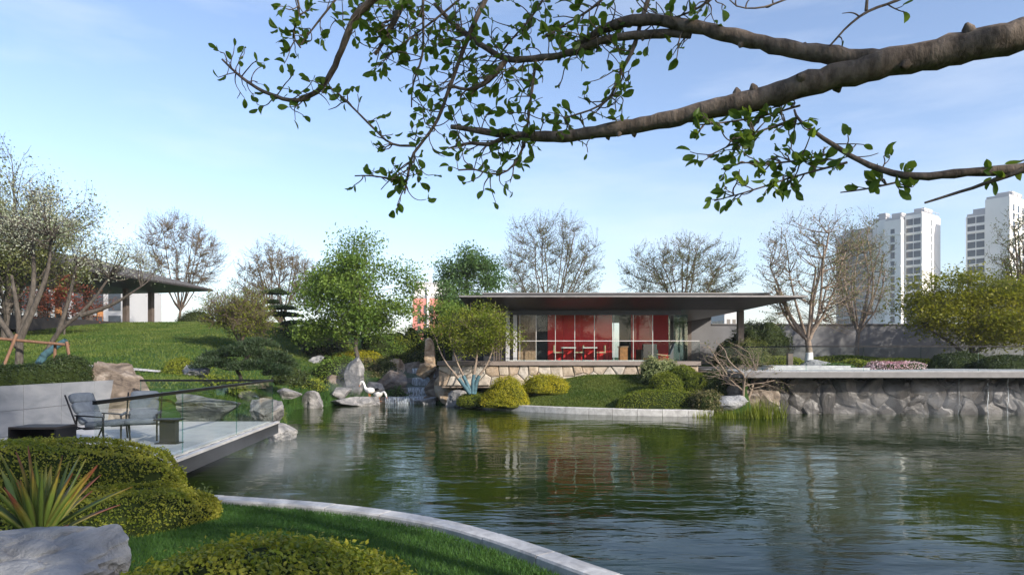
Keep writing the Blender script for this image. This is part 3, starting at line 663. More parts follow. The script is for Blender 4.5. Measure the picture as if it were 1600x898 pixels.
for i in range(4):
    a = rr.uniform(12.5, 22); w = rr.uniform(.015, .04)
    P = np.array([(a + rr.normal(0, .03) * t, 28.9 + .02 * math.sin(t * 9), 1.5 - t * 1.5) for t in np.linspace(0, 1, 7)])
    mb = MB(); V = np.concatenate([P - (w / 2, 0, 0), P + (w / 2, 0, 0), P + (w / 2, .015, 0), P - (w / 2, .015, 0)])
    mb.add(V, [(r_ * 7 + k, r_ * 7 + k + 1, ((r_ + 1) % 4) * 7 + k + 1, ((r_ + 1) % 4) * 7 + k) for r_ in range(4) for k in range(6)]); mb.build('water_trickle', M['flow'], pw)
rail('glass_railing', 'long glass balustrade with black handrail along the terrace edge', [(9.4, 30.6), (12.2, 28.3), (36, 28.3)], 1.825, 1.02, 2.35, bar=.05)
bw2 = thing('boundary_wall', 'plain grey rendered wall closing the garden behind the terrace', 'wall')
mb = MB(); mb.box(13.6, 48, 46.6, 47.0, 1.2, 4.6); mb.build('wall_panel', M['render'], bw2)
mb = MB(); mb.box(9.4, 13.59, 46.55, 46.95, 1.2, 5.6); mb.build('wall_panel', M['render'], bw2)
mb = MB(); mb.box(13.6, 48, 46.5, 47.1, 4.6, 4.68); mb.build('coping', M['tile'], bw2)
st = thing('step_platform', 'low grey stone steps round the white-trunked tree on the terrace', 'steps', (13.9, 32.2, 1.825))
for i, (w, d, z0, z1) in enumerate(((4.6, 2.6, 0, .09), (3.6, 1.9, .09, .18))):
    mb = MB(); mb.box(-w / 2, w / 2, -d / 2 + .4 * i, d / 2 + .4 * i, z0, z1); mb.build('step', M['paving'], st)
rock('flat pale rock slab ringing the foot of the white-trunked tree', (15.3, 34.2, 1.85), (2.1, 1.5, .5), 'rockwhite', 61, 4)
pl = thing('bollard_light', 'short square brown bollard light on the terrace', 'light', (15.05, 37, 1.8))
mb = MB(); mb.box(-.13, .13, -.13, .13, 0, .8); mb.build('post', M['column'], pl); mb = MB(); mb.box(-.15, .15, -.15, .15, .8, .86); mb.build('cap', M['black'], pl)

# ------------------------------------------------------------------ the waterside deck
dk = thing('deck', 'pale stone deck on a dark frame cantilevered over the pond', 'deck', (0, 0, 0)); tag(dk, None, kind='structure')
DA, DB, DC, DD = (-5.55, 9.3), (-6.4, 18.7), (-11.15, 18.7), (-11.3, 9.3)
mb = MB(); mb.prism([DA, DB, DC, DD], .33, .60); mb.build('deck_frame', M['fascia'], dk)
mb = MB(); mb.bar((-5.57, 9.3, .625), (-6.42, 18.72, .625), .10, .05); mb.build('edge_strip', M['trim'], dk)
for j in range(16):
    ya = 9.32 + j * .585; yb = ya + .575; xe = -5.55 - .85 * (yb - 9.3) / 9.4 - .2
    a = -11.1; k = 0
    while a < xe - .05:
        b = min(a + (1.2 if (k or j % 2 == 0) else .6), xe); mb = MB(); mb.box(a, b - .01, ya, yb, .6, .65); mb.build('deck_slab', M['deck'], dk); a = b; k += 1
for yy in (11.5, 14.5, 17.5):
    mb = MB(); mb.box(-8.2, -7.9, yy, yy + .3, -1.3, .33); mb.build('pile', M['fascia'], dk)
rail('glass_railing', 'clear glass balustrade with thick black handrail round the waterside deck', [(-5.78, 9.45), (-6.5, 18.55), (-10.1, 18.55)], .65, 1.12, 2.9, bar=.055)
mw = thing('marble_wall', 'veined grey marble retaining wall beside the deck', 'wall')
mb = MB(); mb.bar((-11.5, 8, .6), (-11.15, 19.2, .6), .25, 2.2); mb.build('wall_core', M['rockgrey'], mw)
for i in range(9):
    for k in range(2):
        y0_ = 8 + i * 1.25; a = np.array((-11.5 + .35 * (y0_ - 8) / 11.2 + .15, y0_ + .006)); b = np.array((-11.5 + .35 * (y0_ + 1.25 - 8) / 11.2 + .15, y0_ + 1.244)); z0 = .66 + k * .56
        mb = MB(); mb.bar((*a, z0 + .275), (*b, z0 + .275), .05, .552); mb.build('marble_panel', M['marble'], mw)

def lounge(label, x, y, rz):
    c = thing('lounge_chair', label, 'chair', (x, y, .65), rz, None)
    def roll(a, b, w, th, name):
        a = np.array(a); b = np.array(b); d = unit(b - a); n = np.array((-d[2], 0, d[0])); L = np.linalg.norm(b - a); V, F = ico(3)
        e = lambda v, p: np.sign(v) * np.abs(v) ** p
        S = np.stack([e(V[:, 0], .45), e(V[:, 1], .4), e(V[:, 2], .7)], 1)
        Pt = (a + b) / 2 + S[:, :1] * d * L / 2 + S[:, 2:] * n * th / 2 + np.c_[np.zeros(len(V)), S[:, 1] * w / 2, np.zeros(len(V))]
        mb = MB(); mb.add(Pt, F); mb.build(name, M['fabric'], c, True)
    roll((-.02, 0, .36), (.36, 0, .40), .58, .13, 'seat_cushion'); roll((.28, 0, .40), (.62, 0, .42), .58, .13, 'seat_cushion')
    roll((-.05, 0, .38), (-.17, 0, .62), .58, .14, 'back_cushion'); roll((-.16, 0, .59), (-.30, 0, .82), .58, .14, 'back_cushion'); roll((-.28, 0, .80), (-.38, 0, 1.0), .56, .15, 'head_cushion')
    for j in (-.33, .33):
        mb = MB(); mb.tube([(.58, j, 0), (.52, j, .33), (.1, j, .30), (-.1, j, .34), (-.40, j, .98)], .018, 6); mb.build('side_frame', M['black'], c)
        mb = MB(); mb.tube([(-.28, j, 0), (-.12, j, .3), (-.1, j, .56)], .018, 6); mb.build('leg', M['black'], c)
        mb = MB(); mb.bar((-.14, j, .57), (.56, j, .55), .05, .025); mb.build('armrest', M['black'], c)
        mb = MB(); mb.tube([(.54, j, .54), (.56, j, 0)], .018, 6); mb.build('leg', M['black'], c)
    mb = MB(); mb.bar((-.1, -.33, .30), (-.1, .33, .30), .03); mb.build('cross_bar', M['black'], c)
    return c
lounge('blue-grey cushioned lounge chair turned side-on beside the low black box table', -8.62, 14.1, -.25)
lounge('blue-grey cushioned lounge chair facing the pond behind the slim side table', -7.95, 14.7, -1.2)
t = thing('box_table', 'low black box table on the deck behind the hedge', 'table', (-9.0, 13.1, .65))
mb = MB(); mb.box(-.45, .45, -.3, .3, .40, .44); mb.build('table_top', M['metal'], t)
for i in (-.43, .43): mb = MB(); mb.box(i - .02, i + .02, -.3, .3, 0, .40); mb.build('side_panel', M['black'], t)
mb = MB(); mb.box(-.41, .41, .22, .25, 0, .40); mb.build('back_panel', M['black'], t)
t = thing('side_table', 'slim dark pedestal side table with flat top beside a lounge chair', 'table', (-6.98, 13.9, .65))
mb = MB(); mb.box(-.24, .24, -.16, .16, .47, .50); mb.build('table_top', M['metal'], t)
mb = MB(); mb.box(-.16, .16, -.08, .08, .02, .47); mb.build('pedestal', M['dark'], t); mb = MB(); mb.box(-.22, .22, -.16, .16, 0, .02); mb.build('base_plate', M['black'], t)

# ------------------------------------------------------------------ the long house on the hill
hv = Vector((3.3, 19.7)).normalized(); hang = math.atan2(hv.y, hv.x)
h0 = Vector((-25.4, 58.0)) - hv * 30
hs = thing('tiled_house', 'long open-sided house with dark tiled roof on top of the lawn hill', 'building', (h0.x, h0.y, 5.0), hang)
L, E = 30.0, 3.0
mb = MB(); V = [(0, 0, E), (L, 0, E), (L, 12, E), (0, 12, E), (2.6, 2.6, E - .4), (L - 3, 2.6, E - .4), (L - 3, 9.4, E - .4), (2.6, 9.4, E - .4)]
mb.add(V, [(0, 1, 5, 4), (1, 2, 6, 5), (2, 3, 7, 6), (3, 0, 4, 7), (4, 5, 6, 7)]); mb.build('soffit', M['soffit'], hs)
mb = MB(); V = [(0, 0, E + .1), (L, 0, E + .1), (L, 12, E + .1), (0, 12, E + .1), (4, 6, E + 1.9), (L - 5, 6, E + 1.9)]
mb.add(V, [(0, 1, 5, 4), (2, 3, 4, 5)]); mb.add(V, [(1, 2, 5), (3, 0, 4)]); rf = mb.build('roof', M['tile'], hs)
for i in range(75):
    a = .2 + i * .4; t_ = min(1, max(0, min((a - 0) / 4, (L - a) / 5))); mb = MB(); mb.bar((a, -.02, E + .13), (a, 6 * t_, E + .13 + 1.8 * t_), .09, .06); mb.build('tile_rib', M['tile'], rf)
mb = MB(); mb.bar((0, -.03, E + .05), (L, -.03, E + .05), .06, .13); mb.bar((L + .03, 0, E + .05), (L + .03, 12, E + .05), .06, .13); mb.build('eave_board', M['metal'], hs)
mb = MB(); mb.box(.5, L - 3.2, 2.4, 10, -.9, 0); mb.build('floor_platform', M['metal'], hs)
for a in (8, 12, 16, 20, 23.6, 26.4):
    for b in (3.1, 9.0):
        mb = MB(); mb.box(a - .17, a + .17, b - .17, b + .17, -.5, E - .35); mb.build('column', M['column'], hs)
for i in range(13):
    a = 4 + i * 1.5; mb = MB(); mb.box(a + .02, a + 1.48, 8.4, 8.42, 0, E - .4); mb.build('glass_pane', M['glasswin'], hs)
    mb = MB(); mb.box(a - .03, a + .03, 8.36, 8.46, 0, E - .4); mb.build('mullion', M['metal'], hs)
Mh = Matrix.Translation((h0.x, h0.y, 5.0)) @ Matrix.Rotation(hang, 4, 'Z')
def hw(a, b, c=0): return Mh @ Vector((a, b, c))
for i, a in enumerate((13.5, 17.5, 21.3)):
    p = hw(a, 5.0); table(('dark dining table under the tiled house roof beside a %s' % ('amber paper lantern', 'middle house column', 'house corner column')[i]), p.x, p.y, 5.0, 2.4, .9, .75, 'metal', 'black', rz=hang)
    for s in (-.7, .7):
        p = hw(a + s, 4.2); simple_chair('orange-brown wooden chair at the dark tables under the tiled roof', p.x, p.y, 5.0, hang + math.pi, 'orange', 'orange', .55, .9, 'orange chairs under the tiled roof')
p = hw(11.8, 4.6); ln = thing('lantern', 'amber paper lantern on a stand under the tiled house roof', 'lantern', (p.x, p.y, 5))
mb = MB(); V, F = ico(3); mb.add(V * (.35, .35, .5) + (0, 0, 1.75), F); mb.build('lamp_shade', M['yellowthing'], ln, True)
mb = MB(); mb.bar((0, 0, 0), (0, 0, 1.3), .05); mb.build('stand', M['black'], ln); mb = MB(); mb.box(-.2, .2, -.2, .2, 0, .04); mb.build('base', M['black'], ln)

# ------------------------------------------------------------------ rocks
rk = lambda px, D, w, h, dep=None, bot=None: None
def R(label, px, pyb, D, wpx, hpx, mat, seed, dep=None, sub=4, rz=0, cuts=16, sink=.12, z=None):
    w = wpx / FPX * D; h = hpx / FPX * D / (1 - sink); x_ = X(px, D); zb = Z(pyb, D) if z is None else z
    return rock(label, (x_, D, zb), (w, dep or w * .8, h), mat, seed, sub, rz, cuts, sink=sink)
R('tall broad brown layered boulder at the end of the marble wall', 185, 660, 19.3, 112, 96, 'rockbrown', 3, 1.5, 5, cuts=22)
R('long low grey boulder behind the deck glass', 312, 662, 20.2, 150, 46, 'rockgrey', 5, 1.5, 5)
R('upright split grey boulder behind the corner of the deck', 416, 668, 20.6, 56, 46, 'rockgrey', 8, 1.0, 5)
R('rounded pale boulder in the water at the deck corner', 437, 692, 19.9, 54, 34, 'rockgrey', 12, 1.0, 5)
R('whitish low boulder under the spreading clipped pine', 305, 590, 27, 42, 20, 'rockwhite', 14)
R('round grey boulder at the water edge below the rough grass bank', 489, 640, 32.4, 34, 30, 'rockgrey', 17)
R('flat grey ledge rock under the standing stone', 531, 621, 34.6, 36, 16, 'rockgrey', 19)
R('long flat grey shore rock on which the birds stand', 556, 636, 34.2, 78, 17, 'rockgrey', 23, 1.6)
R('tall pointed dark standing stone wrapped in mist', 553, 618, 35.6, 34, 62, 'rockgrey', 27, 1.0)
R('smooth grey boulder behind the white birds', 588, 618, 36, 28, 22, 'rockgrey', 29)
R('small pale slab rock by the garden path', 466, 578, 38, 30, 12, 'rockwhite', 31)
R('little whitish rock before the golden shrub', 494, 569, 40, 24, 14, 'rockwhite', 33)
R('big mottled boulder beside the cascade', 613, 612, 37.2, 46, 34, 'rockbrown', 35, 1.6)
R('sunlit tan rock above the cascade boulder', 616, 586, 39, 30, 26, 'rocktan', 37)
R('small pale stepping rock in front of the lowest fall', 612, 630, 35.6, 26, 8, 'rockwhite', 39)
R('long pale block at the foot of the cascade', 664, 634, 35.2, 36, 14, 'rockwhite', 41, .8)
R('slender tan standing stone beside the pavilion floor', 672, 590, 37, 17, 62, 'rocktan', 43, .6, cuts=10)
R('squat tan block against the standing stone', 666, 590, 36.6, 32, 24, 'rocktan', 45)
R('tall tan boulder at the end of the pavilion base wall', 698, 632, 34.9, 38, 60, 'rocktan', 47, 1.2, cuts=22)
R('dark wet boulder under the tan block', 676, 622, 35.8, 26, 36, 'rockbrown', 49)
R('wedge-shaped grey boulder at the end of the curved kerb', 714, 639, 33.4, 36, 30, 'rockgrey', 51)
R('dark rock at the head of the cascade', 640, 578, 41, 44, 14, 'rockbrown', 53)
R('broad sunken grey rock on the grass bank below the dark low shrub', 452, 622, 30.2, 44, 16, 'rockgrey', 81)
R('small split brown rock between the bank shrub and the standing stone', 525, 600, 36.2, 30, 15, 'rockbrown', 83)
R('pale flat rock under the twisted bare shrub', 1135, 641, 28.2, 66, 24, 'rockwhite', 55, 1.2)
R('brown jagged rock among the roots of the twisted shrub', 1160, 634, 28.9, 48, 34, 'rockbrown', 57, 1.0)
R('tall dark rock at the corner of the pond wall', 1192, 650, 29.0, 52, 58, 'rockbrown', 59, 1.0, cuts=22)
R('white garden rock below the floor of the tiled house beside a spiky plant', 247, 520, 50, 30, 9, 'rockwhite', 63)
R('white garden rock below the last house column', 290, 522, 51, 28, 11, 'rockwhite', 65)
rock('large pale grey boulder beside the spiky yucca', (-3.85, 4.75, .30), (2.5, 1.5, 1.08), 'rockwhite', 74, 6, rz=.3, cuts=9, rough=.03).rotation_euler = (.0, -.16, .3)

# ------------------------------------------------------------------ cascade
wf = thing('waterfall', 'small stepped waterfall tumbling between rocks beside the pavilion', 'waterfall', (.45, -.3, .05))
for (a, b, y0_, y1_, z) in ((-6.2, -4.9, 39.6, 41.2, 1.72), (-6.0, -4.75, 38.2, 39.6, 1.2), (-6.1, -4.7, 36.9, 38.2, .72), (-7.0, -5.0, 35.6, 36.9, .3)):
    mb = MB(); P = np.linspace(a, b, 8); jit = np.sin(P * 9) * .06
    V = [(q, y1_, z) for q in P] + [(q, y0_ + j, z - .01) for q, j in zip(P, jit)] + [(q, y0_ + j - .05, z - .12) for q, j in zip(P, jit)] + [(q, y0_ + j - .07, z - .6) for q, j in zip(P, jit)]
    mb.add(V, [(r_ * 8 + k, r_ * 8 + 8 + k, r_ * 8 + 9 + k, r_ * 8 + k + 1) for r_ in range(3) for k in range(7)]); mb.build('water_step', M['flow'], wf, True)
    mb = MB(); mb.box(a - .3, b + .3, y0_ + .08, y1_ + .15, z - .9, z - .02); mb.build('rock_ledge', M['rockbrown'], wf)

# ------------------------------------------------------------------ birds
def goose(label, x, y, z, rz, neck, s=1.0):
    g = thing('goose', label, 'bird', (x, y, z), rz); g.scale = (s, s, s)
    body = [(-.40, 0, .40), (-.30, 0, .38), (-.15, 0, .35), (.02, 0, .35), (.16, 0, .40), (.23, 0, .47)]; br = [.02, .09, .15, .165, .12, .08]
    P = resample(smooth_line(np.array(body + neck), 2), .03); n = len(P)
    rr_ = np.interp(np.linspace(0, 1, n), np.linspace(0, 1, len(br) + len(neck)), br + [.055] * (len(neck) - 2) + [.058, .02])
    mb = MB(); mb.tube(P, rr_, 10); mb.build('body', M['feather'], g, True)
    e = np.array(neck[-1]); d = unit(e - np.array(neck[-2]))
    mb = MB(); mb.tube([e - d * .02, e + d * .05, e + d * .1], [.024, .018, .006], 6); mb.build('beak', M['beak'], g, True)
    mb = MB(); mb.tube([(-.33, 0, .40), (-.45, 0, .44), (-.56, 0, .43)], [.08, .06, .01], 6); mb.build('tail', M['black'], g, True)
    for j in (-.06, .06):
        mb = MB(); mb.tube([(.0, j, .24), (-.02, j, .1), (.0, j, 0.01)], .014, 5); mb.bar((-.02, j, .008), (.1, j, .008), .07, .015); mb.build('leg', M['beak'], g)
goose('white goose with lowered head standing on the flat shore rock', X(577, 34.2), 34.2, Z(621, 34.2), math.pi - .3, [(.28, 0, .62), (.33, 0, .76), (.42, 0, .80), (.50, 0, .72), (.54, 0, .62)], 1.0)
goose('white goose bending to the water below the smooth grey boulder', X(592, 34.6), 34.6, Z(627, 34.6), -.5, [(.32, 0, .52), (.42, 0, .46), (.48, 0, .34), (.52, 0, .24)], .95)

# ------------------------------------------------------------------ clipped shrubs
def Bs(label, px, pyb, D, wpx, hpx, mat, seed, leaf=.06, dep=None, core='core', **k):
    w = wpx / FPX * D; h = hpx / FPX * D
    return bush(label, X(px, D), D, (w, dep or w, h), mat, leaf, seed, z=Z(pyb, D) - .02, core=core, **k)
def hedge_line(label, a, b, w, h, z, mat, leaf, seed, **k):
    a = np.array(a); b = np.array(b); c = (a + b) / 2; d = b - a
    return bush(label, c[0], c[1], (np.hypot(*d), w, h), mat, leaf, seed, rz=math.atan2(d[1], d[0]), z=z, cat='hedge', name='clipped_hedge', **k)
hedge_line('long rounded boxwood hedge beside the deck, behind the lower hedge', (-4.95, 10.15), (-7.9, 6.35), 1.6, .94, .36, 'box', .034, 101, p=2.7, dens=1.6, fuzz=.014, lump=.05)
hedge_line('lower rounded boxwood hedge beside the dark lawn and yucca', (-4.1, 9.3), (-5.95, 5.35), 1.2, .60, .26, 'box', .032, 102, p=2.7, dens=1.7, fuzz=.013, lump=.045)
bush('broad domed boxwood shrub on the dark lawn by the pale boulder', -1.68, 4.55, (2.6, 2.0, .75), 'box', .036, 103, z=.36, dens=1.8, fuzz=.022, p=2.2, cat='shrub')
Bs('dark round clipped ball above the marble wall', 105, 600, 18.6, 74, 46, 'boxdark', 104, .05)
hedge_line('low dark hedge along the top of the marble wall', (-12.2, 13.5), (-11.9, 19.5), .9, .55, 1.62, 'boxdark', .05, 105, p=3)
Bs('yellow-green low dome at the foot of the hillside lawn', 283, 576, 27.5, 44, 17, 'lime', 106, .06)
Bs('small green dome before the whitish boulder', 268, 588, 26.8, 34, 14, 'lime', 107, .06)
Bs('flat golden shrub under the big leafy tree', 560, 566, 42, 92, 18, 'yellow', 108, .08, core='coreyellow')
Bs('rounded golden shrub beside the blue-wrapped tree', 793, 617, 31.4, 60, 24, 'yellow', 109, .05, core='coreyellow', lump=.13, fuzz=.05)
Bs('golden dome close under the pavilion base wall', 855, 603, 32.2, 66, 16, 'yellow', 110, .05, core='coreyellow', lump=.13, fuzz=.05)
Bs('low olive ground shrub at the end of the kerb', 745, 631, 32.3, 60, 18, 'lime', 111, .05)
Bs('low golden strip of shrub running down to the kerb', 786, 631, 31.2, 70, 12, 'yellow', 112, .05, core='coreyellow', lump=.13, fuzz=.05)
Bs('loose variegated shrub at the pavilion floor corner', 1030, 595, 31.6, 62, 36, 'varieg', 113, .07, lump=.12, fuzz=.06)
Bs('lime dome touching the pavilion floor', 1068, 603, 30.6, 52, 32, 'lime', 114, .05)
Bs('round lime dome rising from the long low hedge', 1041, 618, 29.6, 54, 36, 'lime', 115, .05)
Bs('long low lime hedge along the lawn kerb', 1030, 637, 28.9, 136, 28, 'lime', 116, .05, 1.3, p=3, name='clipped_hedge')
Bs('green dome between the lime hedge and the twisted shrub', 1090, 618, 30.0, 70, 38, 'lime', 117, .05)
Bs('dark green shrub under the terrace corner', 1118, 618, 29.8, 60, 38, 'boxdark', 118, .06, lump=.1)
Bs('dry brown twiggy shrub by the water reeds', 1103, 642, 28.2, 48, 32, 'brownbush', 119, .07, lump=.1, fuzz=.05)
Bs('dark clipped ball beside the pavilion column', 1138, 568, 36.5, 44, 36, 'boxdark', 120, .06)
Bs('feathery yellow-green bush beside the pavilion column', 1172, 566, 33.5, 52, 34, 'olive', 121, .07, lump=.12, fuzz=.07)
for i, (px, pyb, D, w, h, m_, lb) in enumerate((
        (1215, 566, 39, 80, 18, 'lime', 'low green hedge behind the stone steps'), (1325, 567, 40, 150, 18, 'lime', 'long green hedge at the foot of the grey garden wall'), (1335, 577, 34, 60, 14, 'lime', 'small green mound beside the pink flowers'),
        (1310, 577, 33, 50, 9, 'bluegreen', 'bluish ground cover mound beyond the stone steps'), (1410, 566, 38.5, 140, 15, 'lime', 'dim green mound behind the pink flower bed'), (1500, 577, 35, 90, 26, 'boxdark', 'dark spreading shrub under the layered maple'), (1575, 577, 33.5, 90, 22, 'boxdark', 'dark low shrub behind the far end of the balustrade'))):
    Bs(lb, px, pyb, D, w, h, m_, 130 + i, .08, 1.6, z0=None) if False else bush(lb, X(px, D), D, (w / FPX * D, 1.6, h / FPX * D), m_, .08, 130 + i, z=1.8)
fl = bush('bed of pink and white flowers on the terrace', X(1395, 32.5), 32.5, (2.5, 1.3, .38), 'pink', .07, 140, z=1.8, name='flower_bed', cat='flowers', p=3, lump=.1)
# looser background shrubs round the waterfall and hillside
for i, (px, pyb, D, w, h, m_, lb) in enumerate((
        (600, 560, 44, 80, 46, 'green', 'loose green shrub behind the flat golden shrub'), (645, 560, 44, 60, 40, 'lime', 'yellowish loose shrub left of the standing stone'), (500, 548, 46, 90, 40, 'lime', 'pale green shrub mass below the bare trees'),
        (440, 545, 47, 70, 34, 'green', 'green shrub behind the clipped pine'), (575, 592, 38.5, 40, 30, 'brownbush', 'grey-brown bare shrub above the standing stone'), (600, 585, 39, 46, 26, 'olive', 'olive twiggy shrub over the mottled boulder'),
        (700, 560, 42, 60, 44, 'green', 'dense green shrub behind the slender standing stone'), (660, 566, 42, 50, 18, 'olive', 'dull low shrub at the head of the cascade'), (530, 612, 36.5, 60, 24, 'lime', 'low olive cover on the bank behind the flat ledge rock'),
        (300, 525, 58, 60, 36, 'boxdark', 'dark round shrub beyond the end of the tiled house'), (622, 622, 36.0, 24, 16, 'bluegreen', 'small water plant clump beside the cascade'), (1185, 560, 43, 90, 50, 'boxdark', 'dusky shrub mass before the grey garden wall'),
        (410, 566, 37, 70, 20, 'olive', 'loose olive shrub on the bank beyond the clipped pine'), (530, 585, 37, 70, 24, 'green', 'leafy green shrub on the bank above the flat ledge rock'), (455, 596, 31.5, 50, 22, 'boxdark', 'dark low shrub on the bank behind the deck corner boulder'),
        (505, 560, 43, 60, 26, 'brownbush', 'brownish bare shrub before the pale green shrub mass'),
        (480, 610, 34.5, 50, 18, 'lime', 'low spreading green cover on the rough grass bank'), (345, 612, 25, 90, 18, 'lime', 'low dome under the clipped pine behind the deck glass'))):
    bush(lb, X(px, D), D, (w / FPX * D, w / FPX * D * .8, h / FPX * D), m_, .10, 150 + i, z=Z(pyb, D) - .05, lump=.16, fuzz=.10, name='garden_shrub')

# ------------------------------------------------------------------ trees
def fan(label, px, D, pytop, wpx, zbase, seed, bark='barktwig', leafm='bud', leafn=14000, leaf=.10, rad=.15, fork=.22, low=.30, tw=2300, dep=.8, name='bare_tree', minr=None):
    """a leafless tree: short trunk, limbs fanning up from the fork, then fine twigs filling a domed crown"""
    x_ = X(px, D); H = Z(pytop, D) - zbase; Wd = wpx / FPX * D; r = np.random.default_rng(seed); root = thing(name, label, 'tree', (x_, D, zbase)); wd = MB(); mr = minr or .0085 * D / 50
    c = np.array((0, 0, H * (low + 1) / 2)); dm = np.array((Wd / 2, Wd / 2 * dep, H * (1 - low) / 2)); f = np.array((r.normal(0, .05), 0, H * fork))
    tr = resample(smooth_line(np.array([(0, 0, 0), (r.normal(0, .06), r.normal(0, .06), H * fork * .5), f]), 2), .15); wd.tube(tr, np.linspace(rad * 1.15, rad * .85, len(tr)), 9)
    def pts(n, lo, hi, zmin):
        d = unit(r.normal(0, 1, (n * 4, 3))); d = d[d[:, 2] > zmin][:n]; q = d * r.uniform(lo, hi, (len(d), 1)) * (1 + .10 * sines(d, seed, 2.6, 3))[:, None]; return c + q * dm
    def join(Q, A, AR, r0, r1, k, up, kk, w, nseg=5):
        out, oR = [], []
        for q in Q:
            dv = q - A; L = np.linalg.norm(dv, axis=1); cost = L + 2.5 * np.maximum(0, .35 * L - dv[:, 2]) + kk * np.linalg.norm(dv[:, :2], axis=1)
            i = cost.argmin(); st = A[i]; Ln = L[i]; m = st + (q - st) * .5 + np.array((0, 0, up * Ln)) * -1 + r.normal(0, w, 3) * Ln; p = smooth_line(np.array([st, m, q]), 2)
            rr_ = np.maximum(np.linspace(min(r0, AR[i] * .8), r1, len(p)), mr); wd.tube(p + r.normal(0, .012, p.shape) * Ln * .3, rr_, k); out.append(p[len(p) // 4:]); oR.append(rr_[len(p) // 4:])
        return np.concatenate(out), np.concatenate(oR)
    A0 = tr[-max(2, len(tr) // 3):]; L1, R1_ = join(pts(11, .55, .8, -.25), A0, np.full(len(A0), rad), rad * .55, rad * .2, 6, .10, .0, .05)
    L2, R2_ = join(pts(110, .45, .9, -.55), L1, R1_, rad * .28, rad * .09, 4, .07, .1, .07); A2 = np.concatenate([L1, L2]); AR2 = np.concatenate([R1_, R2_])
    Q = pts(tw, .45, 1.08, -.8); L3, _ = join(Q, L2, R2_, rad * .1, mr * .7, 3, .05, .1, .10)
    wd.build('trunk', M[bark], root, True)
    P = L3[r.integers(0, len(L3), leafn)] + r.normal(0, .10, (leafn, 3)); lv = MB(); lv.add(*leafset(r, P, leaf, None)); lv.build('crown', M[leafm], root)
    return root, tr
fan('bare domed tree rising behind the tiled house roof', 280, 70, 330, 140, 4.2, 201)
fan('bare domed tree with buff twigs between the house and leafy tree', 437, 62, 374, 135, 3.2, 202)
fan('tall bare fan-shaped tree rising behind the pavilion roof', 862, 60, 324, 168, 1.9, 203, leafm='olive', leafn=17000, low=.2)
fan('wide low spreading budding tree behind the pavilion roof', 1065, 60, 370, 190, 1.9, 204, leafm='olive', leafn=17000, low=.42, fork=.3)
wt, tr = fan('white-trunked spreading tree standing on the terrace', 1263, 34.5, 332, 178, 1.9, 205, 'barkpale', 'olive', 5500, .075, .17, .17, .16, 1300, minr=.0065)
mb = MB(); mb.tube(tr[:6], np.linspace(.215, .18, 6), 10); mb.build('lime_wash', M['white'], wt, True)
fan('tall sparse yellowish tree before the white towers', 1340, 43, 322, 118, 1.9, 206, 'barkpale', 'olive', 6500, .09, .13, .2, .2, 1100)
fan('sparse budding tree beside the far white tower', 1606, 40, 322, 110, 1.9, 207, 'barktwig', 'olive', 7000, .09, .13, .2, .2, 1000)
leafy('leafy_tree', 'large rounded bright green tree on the bank beside the waterfall', X(556, 40), 40, 1.3, [(0, 0, 0), (.15, 0, 1.0), (-.1, 0, 1.8), (.3, 0, 3.0), (.2, 0, 5.2)], (.15, 0, 4.75, 7.1, 5.2, 6.6), 'green', .15, 80, 420, 211, .16, cr=.15, hollow=.35, sq=.6)
leafy('leafy_tree', 'upright cool green tree behind the pavilion roof end', X(730, 51), 51, 1.9, [(0, 0, 0), (.1, 0, 3), (-.1, 0, 6.5)], (0, 0, 4.9, 5.8, 4.5, 7.6), 'bluegreen', .17, 75, 380, 212, .16, cr=.16)
leafy('leafy_tree', 'dense green tree hiding the end of the pavilion roof', X(700, 43), 43, 1.6, [(0, 0, 0), (.1, 0, 1.5), (0, 0, 2.8)], (0, 0, 2.9, 3.2, 3, 3.9), 'green', .13, 40, 260, 240, .1, cr=.2)
leafy('leafy_tree', 'broad layered yellow-green maple before the grey garden wall', X(1515, 38), 38, 1.75, [(0, 0, 0), (.2, 0, .9), (-.1, 0, 1.8), (.3, 0, 4.2)], (.2, 0, 3.2, 9.6, 5.5, 4.9), 'yellowgreen', .15, 125, 300, 213, .15, cr=.15, flat=1.6, sq=.35, stems=[[(0, 0, .5), (1.2, .2, 1.6), (2.6, .3, 2.6)], [(0, 0, .6), (-1.2, -.2, 1.5), (-2.6, 0, 2.4)]])
leafy('leafy_tree', 'second yellow-green maple close to the corner of the grey wall', X(1650, 41), 41, 1.75, [(0, 0, 0), (.1, 0, 1.5), (0, 0, 4.2)], (0, 0, 3.7, 8.0, 5.5, 5.4), 'yellowgreen', .15, 70, 300, 214, .15, cr=.16, flat=1.6, sq=.4)
tree('willow_tree', 'tall green willow rising above the blossom trees', X(5, 38), 38, Z(245, 38) - 3.0, 7.5, VASE, 'olive', .14, 30000, 215, .2, 2.5, 'bark', z=3.0, jitter=.2, droop=.5)
tree('shrub_tree', 'airy grey-green multi-stemmed shrub tree at the edge of the hillside lawn', X(372, 36), 36, Z(448, 36) - 2.9, 2.9, SPREAD, 'lime', .075, 13000, 216, .06, .8, 'barktwig', z=2.85, stems=4, jitter=.13)
tree('red_maple', 'small red maple in front of the tiled house', X(100, 40), 40, Z(428, 40) - 3.6, 3.8, CROWN, 'red', .11, 5000, 217, .06, 1.6, 'bark', z=3.6, jitter=.14, flat=1.5, tipfrac=.6)
